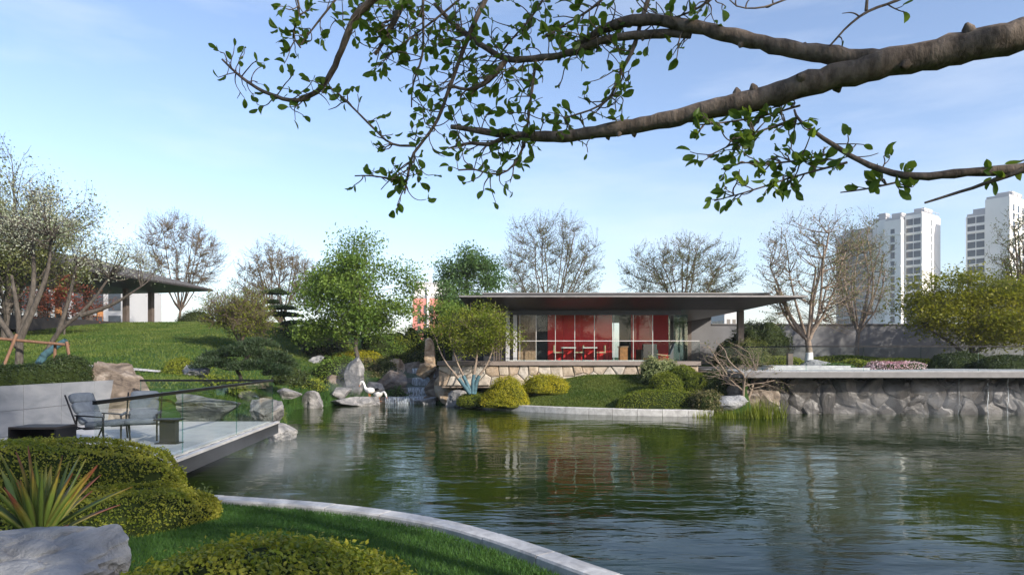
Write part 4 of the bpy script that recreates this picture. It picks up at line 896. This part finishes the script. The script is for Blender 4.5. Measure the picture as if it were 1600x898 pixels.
leafy('blossom_tree', 'white blossom tree with upright grey trunk propped by poles', X(28, 21), 21, 1.72, [(0, 0, 0), (.05, 0, .9), (.05, 0, 1.7), (-.2, 0, 3.2)], (.2, 0, 5.0, 4.8, 3.6, 2.4), 'blossom', .055, 90, 85, 218, .13, cr=.15, hollow=.3,
      stems=[[(.05, 0, 1.2), (.5, 0, 2.2), (.9, .1, 3.4), (1.0, 0, 4.4)], [(.0, 0, 1.0), (-.7, .1, 1.9), (-1.2, 0, 3.0)], [(.05, 0, 1.4), (.3, .3, 2.6), (.1, .5, 4.6)]])
bt, ST = leafy('blossom_tree', 'white blossom tree with slanting blue-wrapped trunk', X(42, 21.6), 21.6, 1.72, [(0, 0, 0), (.55, 0, .7), (1.0, 0, 1.55), (1.9, 0, 2.2), (2.6, 0, 3.2)], (2.7, 0, 3.75, 3.2, 2.6, 1.7), 'blossom', .055, 50, 60, 219, .10, cr=.17, hollow=.3,
      stems=[[(1.0, 0, 1.5), (1.3, 0, 2.4), (1.5, .1, 3.6)], [(1.7, 0, 2.0), (2.6, .1, 2.3), (3.6, 0, 2.9)]])
S_ = ST[0]; mb = MB(); mb.tube(S_[3:7], .115, 8); mb.build('trunk_wrap', M['wrap'], bt, True); mb = MB(); mb.tube([S_[6] + (0, 0, .02), S_[6] + (.4, 0, .32), S_[6] + (.7, 0, .5)], [.12, .1, .08], 8); mb.build('trunk_wrap', M['wrap'], bt, True)
# multi-stemmed tree with blue-wrapped trunks in front of the pavilion
stm = [[(.0, 0, 0), (.05, 0, .8), (.2, .1, 1.6), (.3, 0, 2.8)], [(-.05, 0, 0), (-.35, 0, .7), (-.75, .1, 1.5), (-1.0, 0, 2.4)], [(.1, .05, 0), (.2, 0, .7), (.75, 0, 1.4), (1.1, .1, 2.6)], [(-.1, -.05, 0), (-.7, -.1, .8), (-1.3, 0, 1.5), (-1.6, .1, 2.2)]]
mt, ST = leafy('multistem_tree', 'multi-stemmed leafy tree with blue-wrapped trunks before the pavilion', X(738, 31.8), 31.8, .70, stm[0], (.15, 0, 2.9, 4.1, 2.6, 2.7), 'lime', .085, 75, 210, 220, .085, 'barkpale', cr=.15, flat=.8, sq=.5, stems=stm[1:], hollow=.3)
for S_ in ST:
    k = max(4, int(1.15 / .15)); mb = MB(); mb.tube(S_[:k], np.linspace(.1, .085, k), 8); mb.build('trunk_wrap', M['wrap'], mt, True)

# props and wraps on the blossom trees
sp = thing('tree_support', 'brown wooden pole frame propping the blossom trees', 'tree support')
zz_ = lambda px, py, D: (X(px, D), D, Z(py, D))
for a, b in (((-25, 527, 20.4), (108, 539, 20.6)), ((26, 522, 20.35), (-6, 592, 19.9)), ((104, 534, 20.55), (120, 560, 20.3)), ((86, 536, 20.7), (84, 566, 20.9)), ((-20, 522, 20.6), (-30, 590, 20.8))):
    p, q = zz_(*a), zz_(*b)
    if q[2] < Z(545, 20): q = (q[0], q[1], g1(q[0], q[1]) - .05)
    mb = MB(); mb.tube([p, q], .045, 7); mb.build('pole', M['pole'], sp, True)

# cloud pruned pines
def pine(label, px, D, pyb, trunk, pads, seed, rad=.09):
    zb = Z(pyb, D); x_ = X(px, D); root = thing('clipped_pine', label, 'tree', (x_, D, zb)); r = np.random.default_rng(seed); mb = MB()
    inv = Matrix.Translation((-x_, -D, -zb))
    T = smooth_line(np.array([(X(a, D + c), D + c, Z(b, D + c)) for a, b, c in trunk]), 2); mb.tube(T, np.linspace(rad, rad * .45, len(T)), 7)
    lv = MB()
    for (a, b, c, w, h) in pads:
        C = np.array((X(a, D + c), D + c, Z(b, D + c))); w_ = w / FPX * D / 2; h_ = h / FPX * D / 2
        i = np.argmin(np.linalg.norm(T - C, axis=1)); mid = (T[i] + C) / 2 + (0, 0, -.08); mb.tube(smooth_line(np.array([T[i], mid, C])), np.linspace(rad * .45, .015, 10)[:len(smooth_line(np.array([T[i], mid, C])))] if False else .025, 5)
        n = int(3200 * max(.3, w_)); d = unit(r.normal(0, 1, (n, 3))); d[:, 2] = np.abs(d[:, 2]) * 1.0 - .12
        P = C + d * np.array((w_, w_ * .8, h_ * 1.4)) * (r.uniform(.5, 1.05, (n, 1))) * (1 + .25 * sines(d, seed + int(a), 3, 2))[:, None] * .9
        t = unit(d * (1, 1, .3) + r.normal(0, .5, (n, 3)) + (0, 0, .7)); s_ = r.uniform(.07, .15, (n, 1)); sd_ = unit(np.cross(t, r.normal(0, 1, (n, 3)))) * .019 * D / 27
        V = np.stack([P - sd_, P + sd_, P + t * s_], 1).reshape(-1, 3); lv.add(V, np.arange(3 * n).reshape(-1, 3))
    o = mb.build('trunk', M['bark'], root, True); o.matrix_parent_inverse = inv
    o = lv.build('crown', M['pine'], root); o.matrix_parent_inverse = inv
pine('wide low clipped pine with dark layered pads behind the deck', 372, 27, 607, [(372, 607, 0), (378, 590, 0), (366, 575, .1), (385, 560, 0), (400, 545, .1)],
     [(340, 573, -.3, 74, 26), (382, 554, 0, 80, 26), (425, 563, .2, 66, 26), (400, 577, -.4, 90, 24), (432, 585, -.2, 48, 20), (352, 556, .5, 60, 22), (405, 540, .5, 60, 18), (330, 562, .2, 40, 20), (440, 572, .4, 40, 18)], 301)
pine('slender dark pine with flat pads behind the shrub tree', 448, 46, 530, [(452, 545, 0), (448, 510, 0), (440, 485, 0), (436, 462, 0)],
     [(430, 459, 0, 44, 9), (424, 474, .2, 30, 9), (436, 483, -.2, 50, 10), (447, 494, .1, 52, 9), (424, 492, 0, 30, 8), (456, 507, 0, 40, 8)], 302)
pine('small flat-topped pine beside the slender standing stone', 694, 40, 560, [(696, 575, 0), (694, 545, 0), (690, 528, 0)], [(684, 520, 0, 60, 11), (708, 530, .2, 34, 10), (672, 527, -.2, 30, 8)], 303)

# twisted bare shrub beside the terrace corner
tw, _ = tree('twisted_shrub', 'twisted pale-barked bare shrub leaning over the reeds', X(1158, 28.4), 28.4, 2.5, 3.1, dict(SPREAD, lv=3, kids=((3, 4), (3, 4), (3, 3), 0), wob=(.22, .26, .26, .25, .2)), 'olive', .06, 900, 222, .065, .7, 'barkpale', z=Z(628, 28.4), stems=3, WY=1.8, jitter=.07, minr=.006)
# reeds and yucca
r = np.random.default_rng(9)
for i, (px, py, D, w, h, n) in enumerate(((1100, 652, 27.2, 30, 12, 120), (1128, 654, 27.0, 36, 14, 160), (1155, 655, 27.0, 34, 16, 160), (1188, 655, 26.9, 34, 30, 260), (1216, 652, 27.3, 16, 26, 120), (1175, 650, 27.6, 30, 18, 120))):
    o = thing('reed_clump', 'tall dense clump of reeds in the water before the dark corner rock' if i == 3 else 'narrow tall tuft of reeds in the water beside the pond wall' if i == 4 else 'low clump of fresh green reeds growing in the water below the twisted shrub', 'reeds', (X(px, D), D, -.15), 0, 'reeds at the pond wall corner')
    xx = r.normal(0, w / FPX * D / 3.4, n); yy = r.normal(0, .14, n); blades(r, xx, yy, h / FPX * D * 1.1 + .1, .035, M['lime'], 'blades', None, z=np.zeros(n), lean=.16, parent=o)
yu = thing('yucca', 'spiky yucca with red-tipped sword leaves beside the pale boulder', 'plant', (X(62, 5.7), 5.7, .88))
me_l = []
for v in range(3):
    mb = MB(); t = np.linspace(0, 1, 9); wd = .045 * np.minimum(1, t * 2.5 + .6) * np.clip((1 - t) * 2.2, 0, 1) ** .8; by = -(.05, .18, .10)[v] * t ** 2
    V = np.concatenate([np.c_[-wd, by, t], np.c_[np.zeros(9), by - wd * .5, t], np.c_[wd, by, t], np.c_[np.zeros(9), by - wd * .5 - .012, t]])
    mb.add(V, [(q * 9 + k, q * 9 + k + 1, ((q + 1) % 4) * 9 + k + 1, ((q + 1) % 4) * 9 + k) for q in range(4) for k in range(8)]); me_l.append(mb.mesh('yucca_leaf', M['yucca'], True))
rnd = random.Random(3)
for i in range(46):
    az = i * 2.4 + rnd.uniform(-.3, .3); el = rnd.uniform(.15, 1.25) if i > 10 else rnd.uniform(0, .3); ln_ = rnd.uniform(.5, .76)
    o = inst('leaf', me_l[i % 3], yu, (.04 * math.cos(az), .04 * math.sin(az), rnd.uniform(-.03, .06))); d = Vector((math.sin(el) * math.cos(az), math.sin(el) * math.sin(az), math.cos(el)))
    o.rotation_euler = (d.to_track_quat('Z', 'Y') @ Quaternion((0, 0, 1), rnd.uniform(-.5, .5))).to_euler(); o.scale = (rnd.uniform(.6, .9), .7, ln_)
bush('small dark fern clump at the water end of the lower hedge', -4.75, 10.35, (.35, .35, .3), 'boxdark', .05, 170, z=.1, fuzz=.06, lump=.15, name='fern', cat='plant')

# garden path below the lawn
mb = MB(); P = resample(smooth_line(np.array([(-17, 26.3), (-14.5, 26.6), (-12, 27.3), (-10.6, 28.6)])), .5)
A, B_ = offset_line(P, .3), offset_line(P, -.3); V = np.concatenate([np.c_[A, gz(A[:, 0], A[:, 1]) + .06], np.c_[B_, gz(B_[:, 0], B_[:, 1]) + .06]])
k = len(P); mb.add(V, [(i, i + 1, k + i + 1, k + i) for i in range(k - 1)]); structure(mb.build('path', M['kerb']), 'narrow pale stone path along the foot of the lawn', 'path')

# ------------------------------------------------------------------ far buildings
def tower(name, label, x, y, rz, blocks, zb=0):
    """blocks: (x0, x1, y0, y1, height, wall material, left windows (columns, margin), front windows (columns, margin))"""
    root = thing(name, label, 'building', (x, y, zb), rz); cache = {}
    def win(w, h):
        key = (round(w, 2), round(h, 2))
        if key not in cache:
            mb = MB(); mb.box(-w / 2, w / 2, -.06, .06, -h / 2, h / 2); cache[key] = mb.mesh('window', M['window'])
        return cache[key]
    for (x0, x1, y0, y1, H, mat, lw, fw) in blocks:
        mb = MB(); mb.box(x0, x1, y0, y1, 0, H); mb.build('wall', M[mat], root)
        mb = MB(); mb.box(x0 + .3, x1 - .3, y0 + .3, y1 - .3, H, H + .9); mb.build('parapet', M['greyfar'], root)
        if H > 40:
            mb = MB(); mb.box(x0 + (x1 - x0) * .3, x0 + (x1 - x0) * .75, y0 + 1.2, y1 - 1.2, H + .9, H + 3.0); mb.build('roof_plant_room', M['greyfar'], root)
            for k in range(6): mb = MB(); a_ = x0 + .5 + (x1 - x0 - 1) * k / 5; mb.bar((a_, y0 + .35, H + .9), (a_, y0 + .35, H + 1.9), .12); mb.build('roof_post', M['greyfar'], root)
            mb = MB(); mb.bar((x0 + .4, y0 + .35, H + 1.9), (x1 - .4, y0 + .35, H + 1.9), .14); mb.build('roof_rail', M['greyfar'], root)
        fl_ = int(H / 3.0)
        for f in range(1, fl_):
            z = f * 3.0 + 1.4
            if lw:
                if f % 4 == 0: mb = MB(); mb.box(x0 - .25, x0, y0 + .1, y1 - .1, z - 1.55, z - 1.0); mb.build('floor_band', M[mat], root)
                c, mg = lw; w = (y1 - y0 - mg * 2) / c
                for i in range(c): inst('window', win(w * .9, 2.3 if f % 4 else 1.7), root, (x0, y0 + mg + w * (i + .5), z), (0, 0, math.pi / 2))
            if fw:
                c, mg, ww = fw; w = (x1 - x0 - mg * 2) / c
                for i in range(c): inst('window', win(ww, 2.4), root, (x0 + mg + w * (i + .5), y0, z))
    return root
ta = math.radians(37)      # the blocks turn one shaded and one sunlit face to the garden
tower('white_tower', 'white apartment tower with dark window strips behind the sparse yellowish tree', X(1441, 250), 250, ta,
      [(0, 16, 0, 6, 55, 'white', (2, .4), (1, 4, .7)), (-3, 8, 6.0, 12, 53.6, 'white', (1, 2.2), None), (-1.5, 6, 12.0, 17, 54.5, 'white', None, None), (-4, 4, 17.0, 30, 49.5, 'greyfar', (5, .5), None)])
tower('white_tower', 'white apartment tower half hidden by the sparse budding tree', X(1578, 240), 240, ta,
      [(0, 22, 0, 7.5, 59, 'white', None, (4, 1.5, 1.6)), (1.0, 12, 7.5, 14, 54, 'white', (2, .4), None)])
tower('pink_tower', 'pink tower with white top and white central strip beyond the green trees', X(650, 200), 200, .05, [(-1, 10, 0, 9, 19.6, 'pinkwall', None, (5, 1.0, .9)), (-.5, 9.5, .3, 8.7, 23.6, 'white', None, None), (3.2, 3.9, -.4, 0, 23.0, 'white', None, None)])
tower('grey_block', 'small grey apartment block beyond the garden wall', X(1132, 220), 220, .25, [(0, 7, 0, 8, 16, 'greyfar', (3, .5), (3, .5, 1.2))])
tower('white_house', 'low white building with dark windows seen through the tiled house', X(-60, 84), 84, 0, [(0, 20.5, 0, 8, 9.0, 'greyfar', None, (9, .6, 1.5))], zb=1.9)

# ------------------------------------------------------------------ the magnolia branch overhead
mg = thing('magnolia_tree', 'thick grey magnolia bough with fresh leaves reaching over the pond', 'tree', (5.2, 1.9, .6)); inv = Matrix.Translation((-5.2, -1.9, -.6))
def q3(px, py, D): return np.array((X(px, D), D, Z(py, D)))
rnd = random.Random(12); nr = np.random.default_rng(12)
wood = MB(); LEAF = []                                            # LEAF: (position, direction)
def limb(pts, w0, w1, D0, D1, knots=0, sides=8):
    k = len(pts); P = np.array([q3(a, b, D0 + (D1 - D0) * i / (k - 1)) for i, (a, b) in enumerate(pts)])
    P = resample(smooth_line(P, 2), .05); n = len(P); Rr = np.linspace(w0, w1, n) / 2 / FPX * np.linspace(D0, D1, n)
    P = P + nr.normal(0, 1, P.shape) * Rr[:, None] * .08; Rr = Rr * (1 + nr.normal(0, .05, n)); wood.tube(P, Rr, sides)
    for _ in range(knots):
        i = rnd.randrange(3, n - 3); a = rnd.uniform(0, 6.28); d = unit(np.array((math.cos(a) * .5, math.cos(a) * .3, math.sin(a))));
        wood.tube([P[i], P[i] + d * Rr[i] * 1.15, P[i] + d * Rr[i] * 1.5], [Rr[i] * .55, Rr[i] * .38, Rr[i] * .1], 6)
    return P, Rr
def twigs(P, R_, n, length, leaves, t0=.1, sub=True, lw=.0045):
    for _ in range(int(n * 1.5)):
        i = int((t0 + (1 - t0) * rnd.random()) * (len(P) - 1)); p = P[i].copy(); ax = unit(P[min(i + 1, len(P) - 1)] - P[max(i - 1, 0)])
        d = unit(nr.normal(0, 1, 3) * (1, .6, 1) + ax * .5 + (-.15, 0, -.1)); L = length * rnd.uniform(.45, 1.1); q = [p]
        for s in range(4): d = unit(d + nr.normal(0, .33, 3) + (0, 0, .03)); p = p + d * L / 4; q.append(p)
        q = np.array(q); wood.tube(smooth_line(q, 1), np.linspace(lw, lw * .5, len(smooth_line(q, 1))), 4)
        if sub and rnd.random() < .6: twigs(q, None, 1, length * .55, leaves, .3, False, lw * .7)
        for _ in range(leaves if rnd.random() < .85 else 0):
            j = rnd.choice((2, 3, 4, 4, 4)); LEAF.append((q[j] + nr.normal(0, .006, 3), unit(d + nr.normal(0, .7, 3) + (0, 0, -.1))))
main = [(1760, 5), (1600, 55), (1450, 85), (1300, 120), (1200, 150), (1120, 170), (1040, 187), (960, 203), (880, 214), (800, 213), (705, 198)]
P, Rm = limb(main, 56, 7, 3.0, 4.1, 12, 12); trunk_join = P[0]; twigs(P[int(len(P) * .72):], Rm, 16, .2, 2)
P, R1 = limb([(1395, 95), (1290, 88), (1180, 65), (1080, 40), (1000, 28), (950, 42), (900, 72)], 30, 13, 3.25, 3.9, 3, 9); twigs(P[len(P) // 2:], R1, 14, .22, 2)
P, R1 = limb([(1079, 52), (1010, 54), (944, 60), (894, 84), (833, 93), (790, 95), (751, 70), (712, 43), (680, 7)], 15, 6, 3.6, 4.3, 3); twigs(P, R1, 34, .24, 2, .2)
for pts, w0, w1, a, b, nt, tl, lv_ in (
        ([(632, -40), (600, -15), (582, 0), (554, 25), (540, 61), (525, 100), (508, 132), (483, 153), (458, 159), (422, 148), (393, 134), (368, 114), (347, 93)], 14, 3, 4.0, 4.4, 26, .20, 2),
        ([(650, -30), (632, 0), (614, 36), (600, 64), (586, 86)], 15, 5, 4.3, 4.3, 22, .24, 3),
        ([(775, -30), (758, 0), (740, 36), (718, 93), (698, 150), (683, 192), (661, 221), (643, 242), (636, 278), (632, 303)], 9, 3, 4.1, 4.1, 34, .22, 2),
        ([(650, 228), (611, 228), (586, 203), (555, 172), (525, 143)], 4, 2.5, 4.1, 4.2, 8, .16, 2), ([(634, 282), (604, 278), (575, 274), (554, 275)], 3, 2, 4.1, 4.1, 6, .1, 3),
        ([(661, -20), (661, 40), (662, 86), (643, 135), (643, 168)], 5, 2.5, 4.2, 4.3, 12, .22, 2),
        ([(790, 96), (766, 125), (737, 143), (708, 135)], 10, 4, 3.95, 4.1, 9, .22, 2), ([(787, 216), (762, 228), (735, 222), (700, 232)], 9, 3, 4.0, 4.1, 9, .2, 2),
        ([(837, 95), (830, 150), (823, 207), (817, 235), (794, 271), (765, 273), (744, 264), (716, 266)], 5, 2.5, 3.9, 4.0, 18, .18, 2),
        ([(1020, -20), (1001, 36), (987, 86), (965, 121), (958, 150), (930, 171), (880, 185)], 8, 2.5, 3.7, 3.8, 18, .2, 2),
        ([(860, -20), (830, 30), (800, 60), (770, 100)], 4, 2.5, 4.0, 4.1, 9, .24, 3), ([(960, -20), (925, 15), (880, 40), (850, 60)], 5, 2.5, 3.8, 3.9, 9, .2, 3), ([(460, -20), (470, 20), (455, 55), (470, 75)], 4, 2.5, 4.2, 4.3, 9, .16, 3),
        ([(540, -20), (500, 30), (470, 70)], 4, 2.5, 4.3, 4.3, 8, .18, 3), ([(740, -20), (700, 15), (655, 50), (600, 90)], 4, 2.5, 4.2, 4.3, 9, .2, 3),
        ([(1780, 235), (1680, 255), (1600, 263), (1494, 271), (1426, 278), (1381, 267), (1335, 248), (1297, 223), (1267, 203), (1246, 186), (1241, 172)], 22, 3.5, 2.9, 3.4, 8, .14, 2),
        ([(1301, 239), (1244, 252), (1195, 257), (1165, 252), (1127, 265)], 4, 2, 3.35, 3.5, 12, .16, 2), ([(1324, 254), (1267, 269), (1222, 282), (1165, 301), (1116, 314)], 4, 2, 3.3, 3.5, 12, .13, 3),
        ([(1422, 280), (1358, 295), (1313, 301)], 4, 2, 3.2, 3.3, 4, .1, 2), ([(1600, 266), (1532, 290), (1445, 317)], 8, 3.5, 2.95, 3.1, 0, .1, 0),
        ([(1244, 189), (1184, 205), (1146, 225), (1105, 245)], 4, 2, 3.4, 3.5, 14, .16, 3), ([(1250, 165), (1200, 180), (1150, 190), (1085, 196)], 4, 2, 3.45, 3.5, 8, .14, 3),
        ([(1430, -15), (1407, 0), (1354, 17), (1320, 45), (1297, 72)], 6, 3, 3.3, 3.3, 3, .12, 1), ([(1354, 17), (1356, -20)], 5, 4, 3.3, 3.3, 0, .1, 0), ([(1250, -10), (1190, 15), (1150, 12), (1140, 0)], 4, 2, 3.6, 3.6, 3, .1, 0),
        ([(1130, -15), (1090, 15), (1050, 30)], 5, 3, 3.6, 3.6, 6, .16, 2)):
    P, R1 = limb(pts, w0, w1, a, b, 0, 6); twigs(P, R1, nt, tl, lv_, .12)
# trunk and crown that stand outside the picture and shade the near lawn
trunk = smooth_line(np.array([(5.2, 1.9, .3), (5.1, 1.9, 1.6), (4.9, 2.1, 2.7), (4.6, 2.3, 3.6), tuple(trunk_join)]), 3); wood.tube(trunk, np.linspace(.2, .083, len(trunk)), 12)
up = smooth_line(np.array([(4.9, 2.1, 2.7), (5.1, 1.7, 4.2), (5.2, 1.4, 6.0), (4.6, 1.2, 7.6), (3.6, 1.0, 10.2)]), 3); wood.tube(up, np.linspace(.14, .03, len(up)), 10)
low = smooth_line(np.array([(4.9, 2.1, 2.4), (3.9, 2.5, 2.9), tuple(q3(1780, 235, 2.9))]), 3); wood.tube(low, np.linspace(.07, .03, len(low)), 8)
for i in range(44):
    p = up[rnd.randrange(len(up) // 4, len(up))]; a = rnd.uniform(0, 6.28); e = p + np.array((math.cos(a) * 2.2, math.sin(a) * 1.7, rnd.uniform(.2, 1.3))); wood.tube(smooth_line(np.array([p, (p + e) / 2 + (0, 0, .25), e])), .022, 5)
o = wood.build('trunk', M['barkbig'], mg, True); o.matrix_parent_inverse = inv
n = 1000; C = unit(nr.normal(0, 1, (n, 3))) * (nr.uniform(0, 1, (n, 1)) ** .4) * (2.7, 2.1, 2.2) + (5.1, 1.2, 6.2); C2 = unit(nr.normal(0, 1, (3000, 3))) * (nr.uniform(0, 1, (3000, 1)) ** .4) * (4.2, 2.4, 2.1) + (3.2, 1.0, 9.8); C = np.concatenate([C[sines(C, 3, 1.3, 2) > -.35], C2])  # upper lobe shaped, out of view, to shade the deck and marble wall
C = C[(C[:, 2] - EYE > .62 * C[:, 1] + .1) | (C[:, 0] > .85 * C[:, 1] + .2)]
lv = MB(); lv.add(*leafset(nr, C, .15, None, aspect=.6)); o = lv.build('crown', M['magnolia'], mg); o.matrix_parent_inverse = inv; o['kind'] = 'stuff'
t = np.array([0, .15, .4, .65, .85, 1.0]); wd = np.array([.02, .16, .27, .29, .19, .0]); bend = -.10 * t ** 2
def leafmesh(cup, b2):
    V = np.concatenate([np.c_[-wd, b2 * t ** 2 + cup * wd, t], np.c_[np.zeros(6), b2 * t ** 2, t], np.c_[wd, b2 * t ** 2 + cup * wd, t]]); mb = MB()
    mb.add(V, [(k, k + 1, 6 + k + 1, 6 + k) for k in range(5)] + [(6 + k, 7 + k, 13 + k, 12 + k) for k in range(5)]); return V, mb
Ls = [leafmesh(.5, -.12), leafmesh(.25, .15), leafmesh(.8, -.25)]; Lm = [b.mesh('magnolia_leaf', M['magnolia'], True) for _, b in Ls]
rnd.shuffle(LEAF); vis = []
inview = lambda p: abs(p[0] / p[1]) < .76 and p[2] - EYE < .53 * p[1]
LEAF = [l for l in LEAF if inview(l[0])] + [l for l in LEAF if not inview(l[0])]
rest = MB()
for i, (p, d) in enumerate(LEAF):
    s = rnd.uniform(.034, .078); q = Vector(d).to_track_quat('Z', 'Y') @ Quaternion((0, 0, 1), rnd.uniform(0, 6.28))
    if i < 300:
        o = inst('leaf', Lm[i % 3], mg, p, q.to_euler(), (s, s, s)); o.matrix_parent_inverse = inv
    else:
        Mx = np.array(q.to_matrix()); V = Ls[i % 3][0] * s @ Mx.T + p; rest.add(V, [(k, k + 1, 6 + k + 1, 6 + k) for k in range(5)] + [(6 + k, 7 + k, 13 + k, 12 + k) for k in range(5)])
if rest.n: o = rest.build('leaves', M['magnolia'], mg); o.matrix_parent_inverse = inv; o['kind'] = 'stuff'
print('LEAVES', len(LEAF))

def mist(label, c, dim, dens, seed):
    V, F = ico(3); mb = MB(); mb.add(V, F); o = mb.build('mist', None); o.location = c; o.scale = dim
    n = NT('mist_%d' % seed); n.t.nodes.remove(n.p); tc = n.n('TexCoord'); ln_ = n.n('VectorMath', operation='LENGTH'); n.set(ln_.inputs[0], tc.outputs['Object'])
    f = n.ramp(ln_.outputs['Value'], [(0.15, (1, 1, 1)), (0.95, (0, 0, 0))]); w = n.noise(0.9, 4, n.wpos((1, 1, 1.2)), .6, .5)
    dn = n.math('MULTIPLY', n.math('MULTIPLY', f, n.ramp(w, [(0.42, (0, 0, 0)), (0.68, (1, 1, 1))])), dens)
    v = n.n('VolumePrincipled'); v.inputs['Color'].default_value = (.85, .9, .95, 1); n.set(v.inputs['Density'], dn); n.t.links.new(v.outputs[0], n.out.inputs['Volume']); o.data.materials.append(n.m)
    tag(o, label, 'mist', kind='stuff')
mist('thin mist drifting over the water beside the deck', (-4.4, 13.2, .42), (1.9, 3.0, .65), .32, 1)
mist('mist curling round the pointed standing stone', (-8.2, 34.8, 1.0), (1.5, 1.4, 1.3), .5, 2)
mist('spray mist hanging over the small waterfall', (-5.6, 37.6, .9), (1.9, 2.6, 1.4), .5, 3)
mist('mist lying along the foot of the rough pond wall', (18.5, 28.0, .5), (8.5, 1.6, 1.0), .28, 4)
mb = MB(); mb.box(-920, 920, -310, 1515, -3, 66); hz = mb.build('haze', None); n = NT('garden_haze'); n.t.nodes.remove(n.p); v = n.n('VolumePrincipled'); v.inputs['Color'].default_value = (.86, .91, .98, 1)
v.inputs['Density'].default_value = .0003; n.t.links.new(v.outputs[0], n.out.inputs['Volume']); hz.data.materials.append(n.m); tag(hz, 'thin pale spring haze over the whole garden', 'haze', kind='stuff')
SC.cycles.volume_step_rate = 4.0; SC.cycles.volume_max_steps = 64
for i, (a, b, w) in enumerate(((-34, -27, 44), (6, -28, 44), (48, -27, 46), (84, -14, 44))):  # unseen understory added to hide the low sky in glass reflections
    bush(('unseen dark thicket added below the wood beyond the marble wall', 'unseen dark thicket added below the wood behind the near bank', 'unseen dark thicket added below the wood past the magnolia', 'unseen dark thicket added at the far end of the wood')[i], a, b, (w, 5, 4.6), 'boxdark', .4, 260 + i, z=.7, lump=.15, fuzz=.2, name='thicket', dens=1.2)
# trees standing behind the camera, whose shade falls on the deck and near hedges
sh, _ = leafy('shade_tree', 'tall leafy tree on the near bank beyond the magnolia trunk', 7.5, -5.5, .6, [(0, 0, 0), (.2, 0, 4), (0, 0, 10)], (0, 0, 8.6, 7.5, 6.5, 8.5), 'green', .26, 40, 90, 231, .24, cr=.17)
for i, (a, b, lb, sc_) in enumerate(((20, -9, 'tall leafy tree on the near bank farthest along the water', 1.0), (-4, -13, 'leafy tree on the path side behind the pale boulder', .95), (-17, -9, 'leafy tree standing beyond the marble wall end', .9), (7, -17, 'leafy tree at the back of the near bank', 1.1), (-28, -4, 'leafy tree far beyond the marble wall', 1.0)) + tuple((-38 + k * 9.5, -33 - (k % 3) * 4, 'leafy tree in the wood behind the near bank', .9 + .12 * (k % 4)) for k in range(17))):
    o = copy_tree(sh); o.location = (a, b, g1(a, b) - .1); o.rotation_euler = (0, 0, i * 1.3 + .5); o.scale = (sc_,) * 3; o['label'] = lb
    if b < -30: o['group'] = 'trees of the wood behind the near bank'
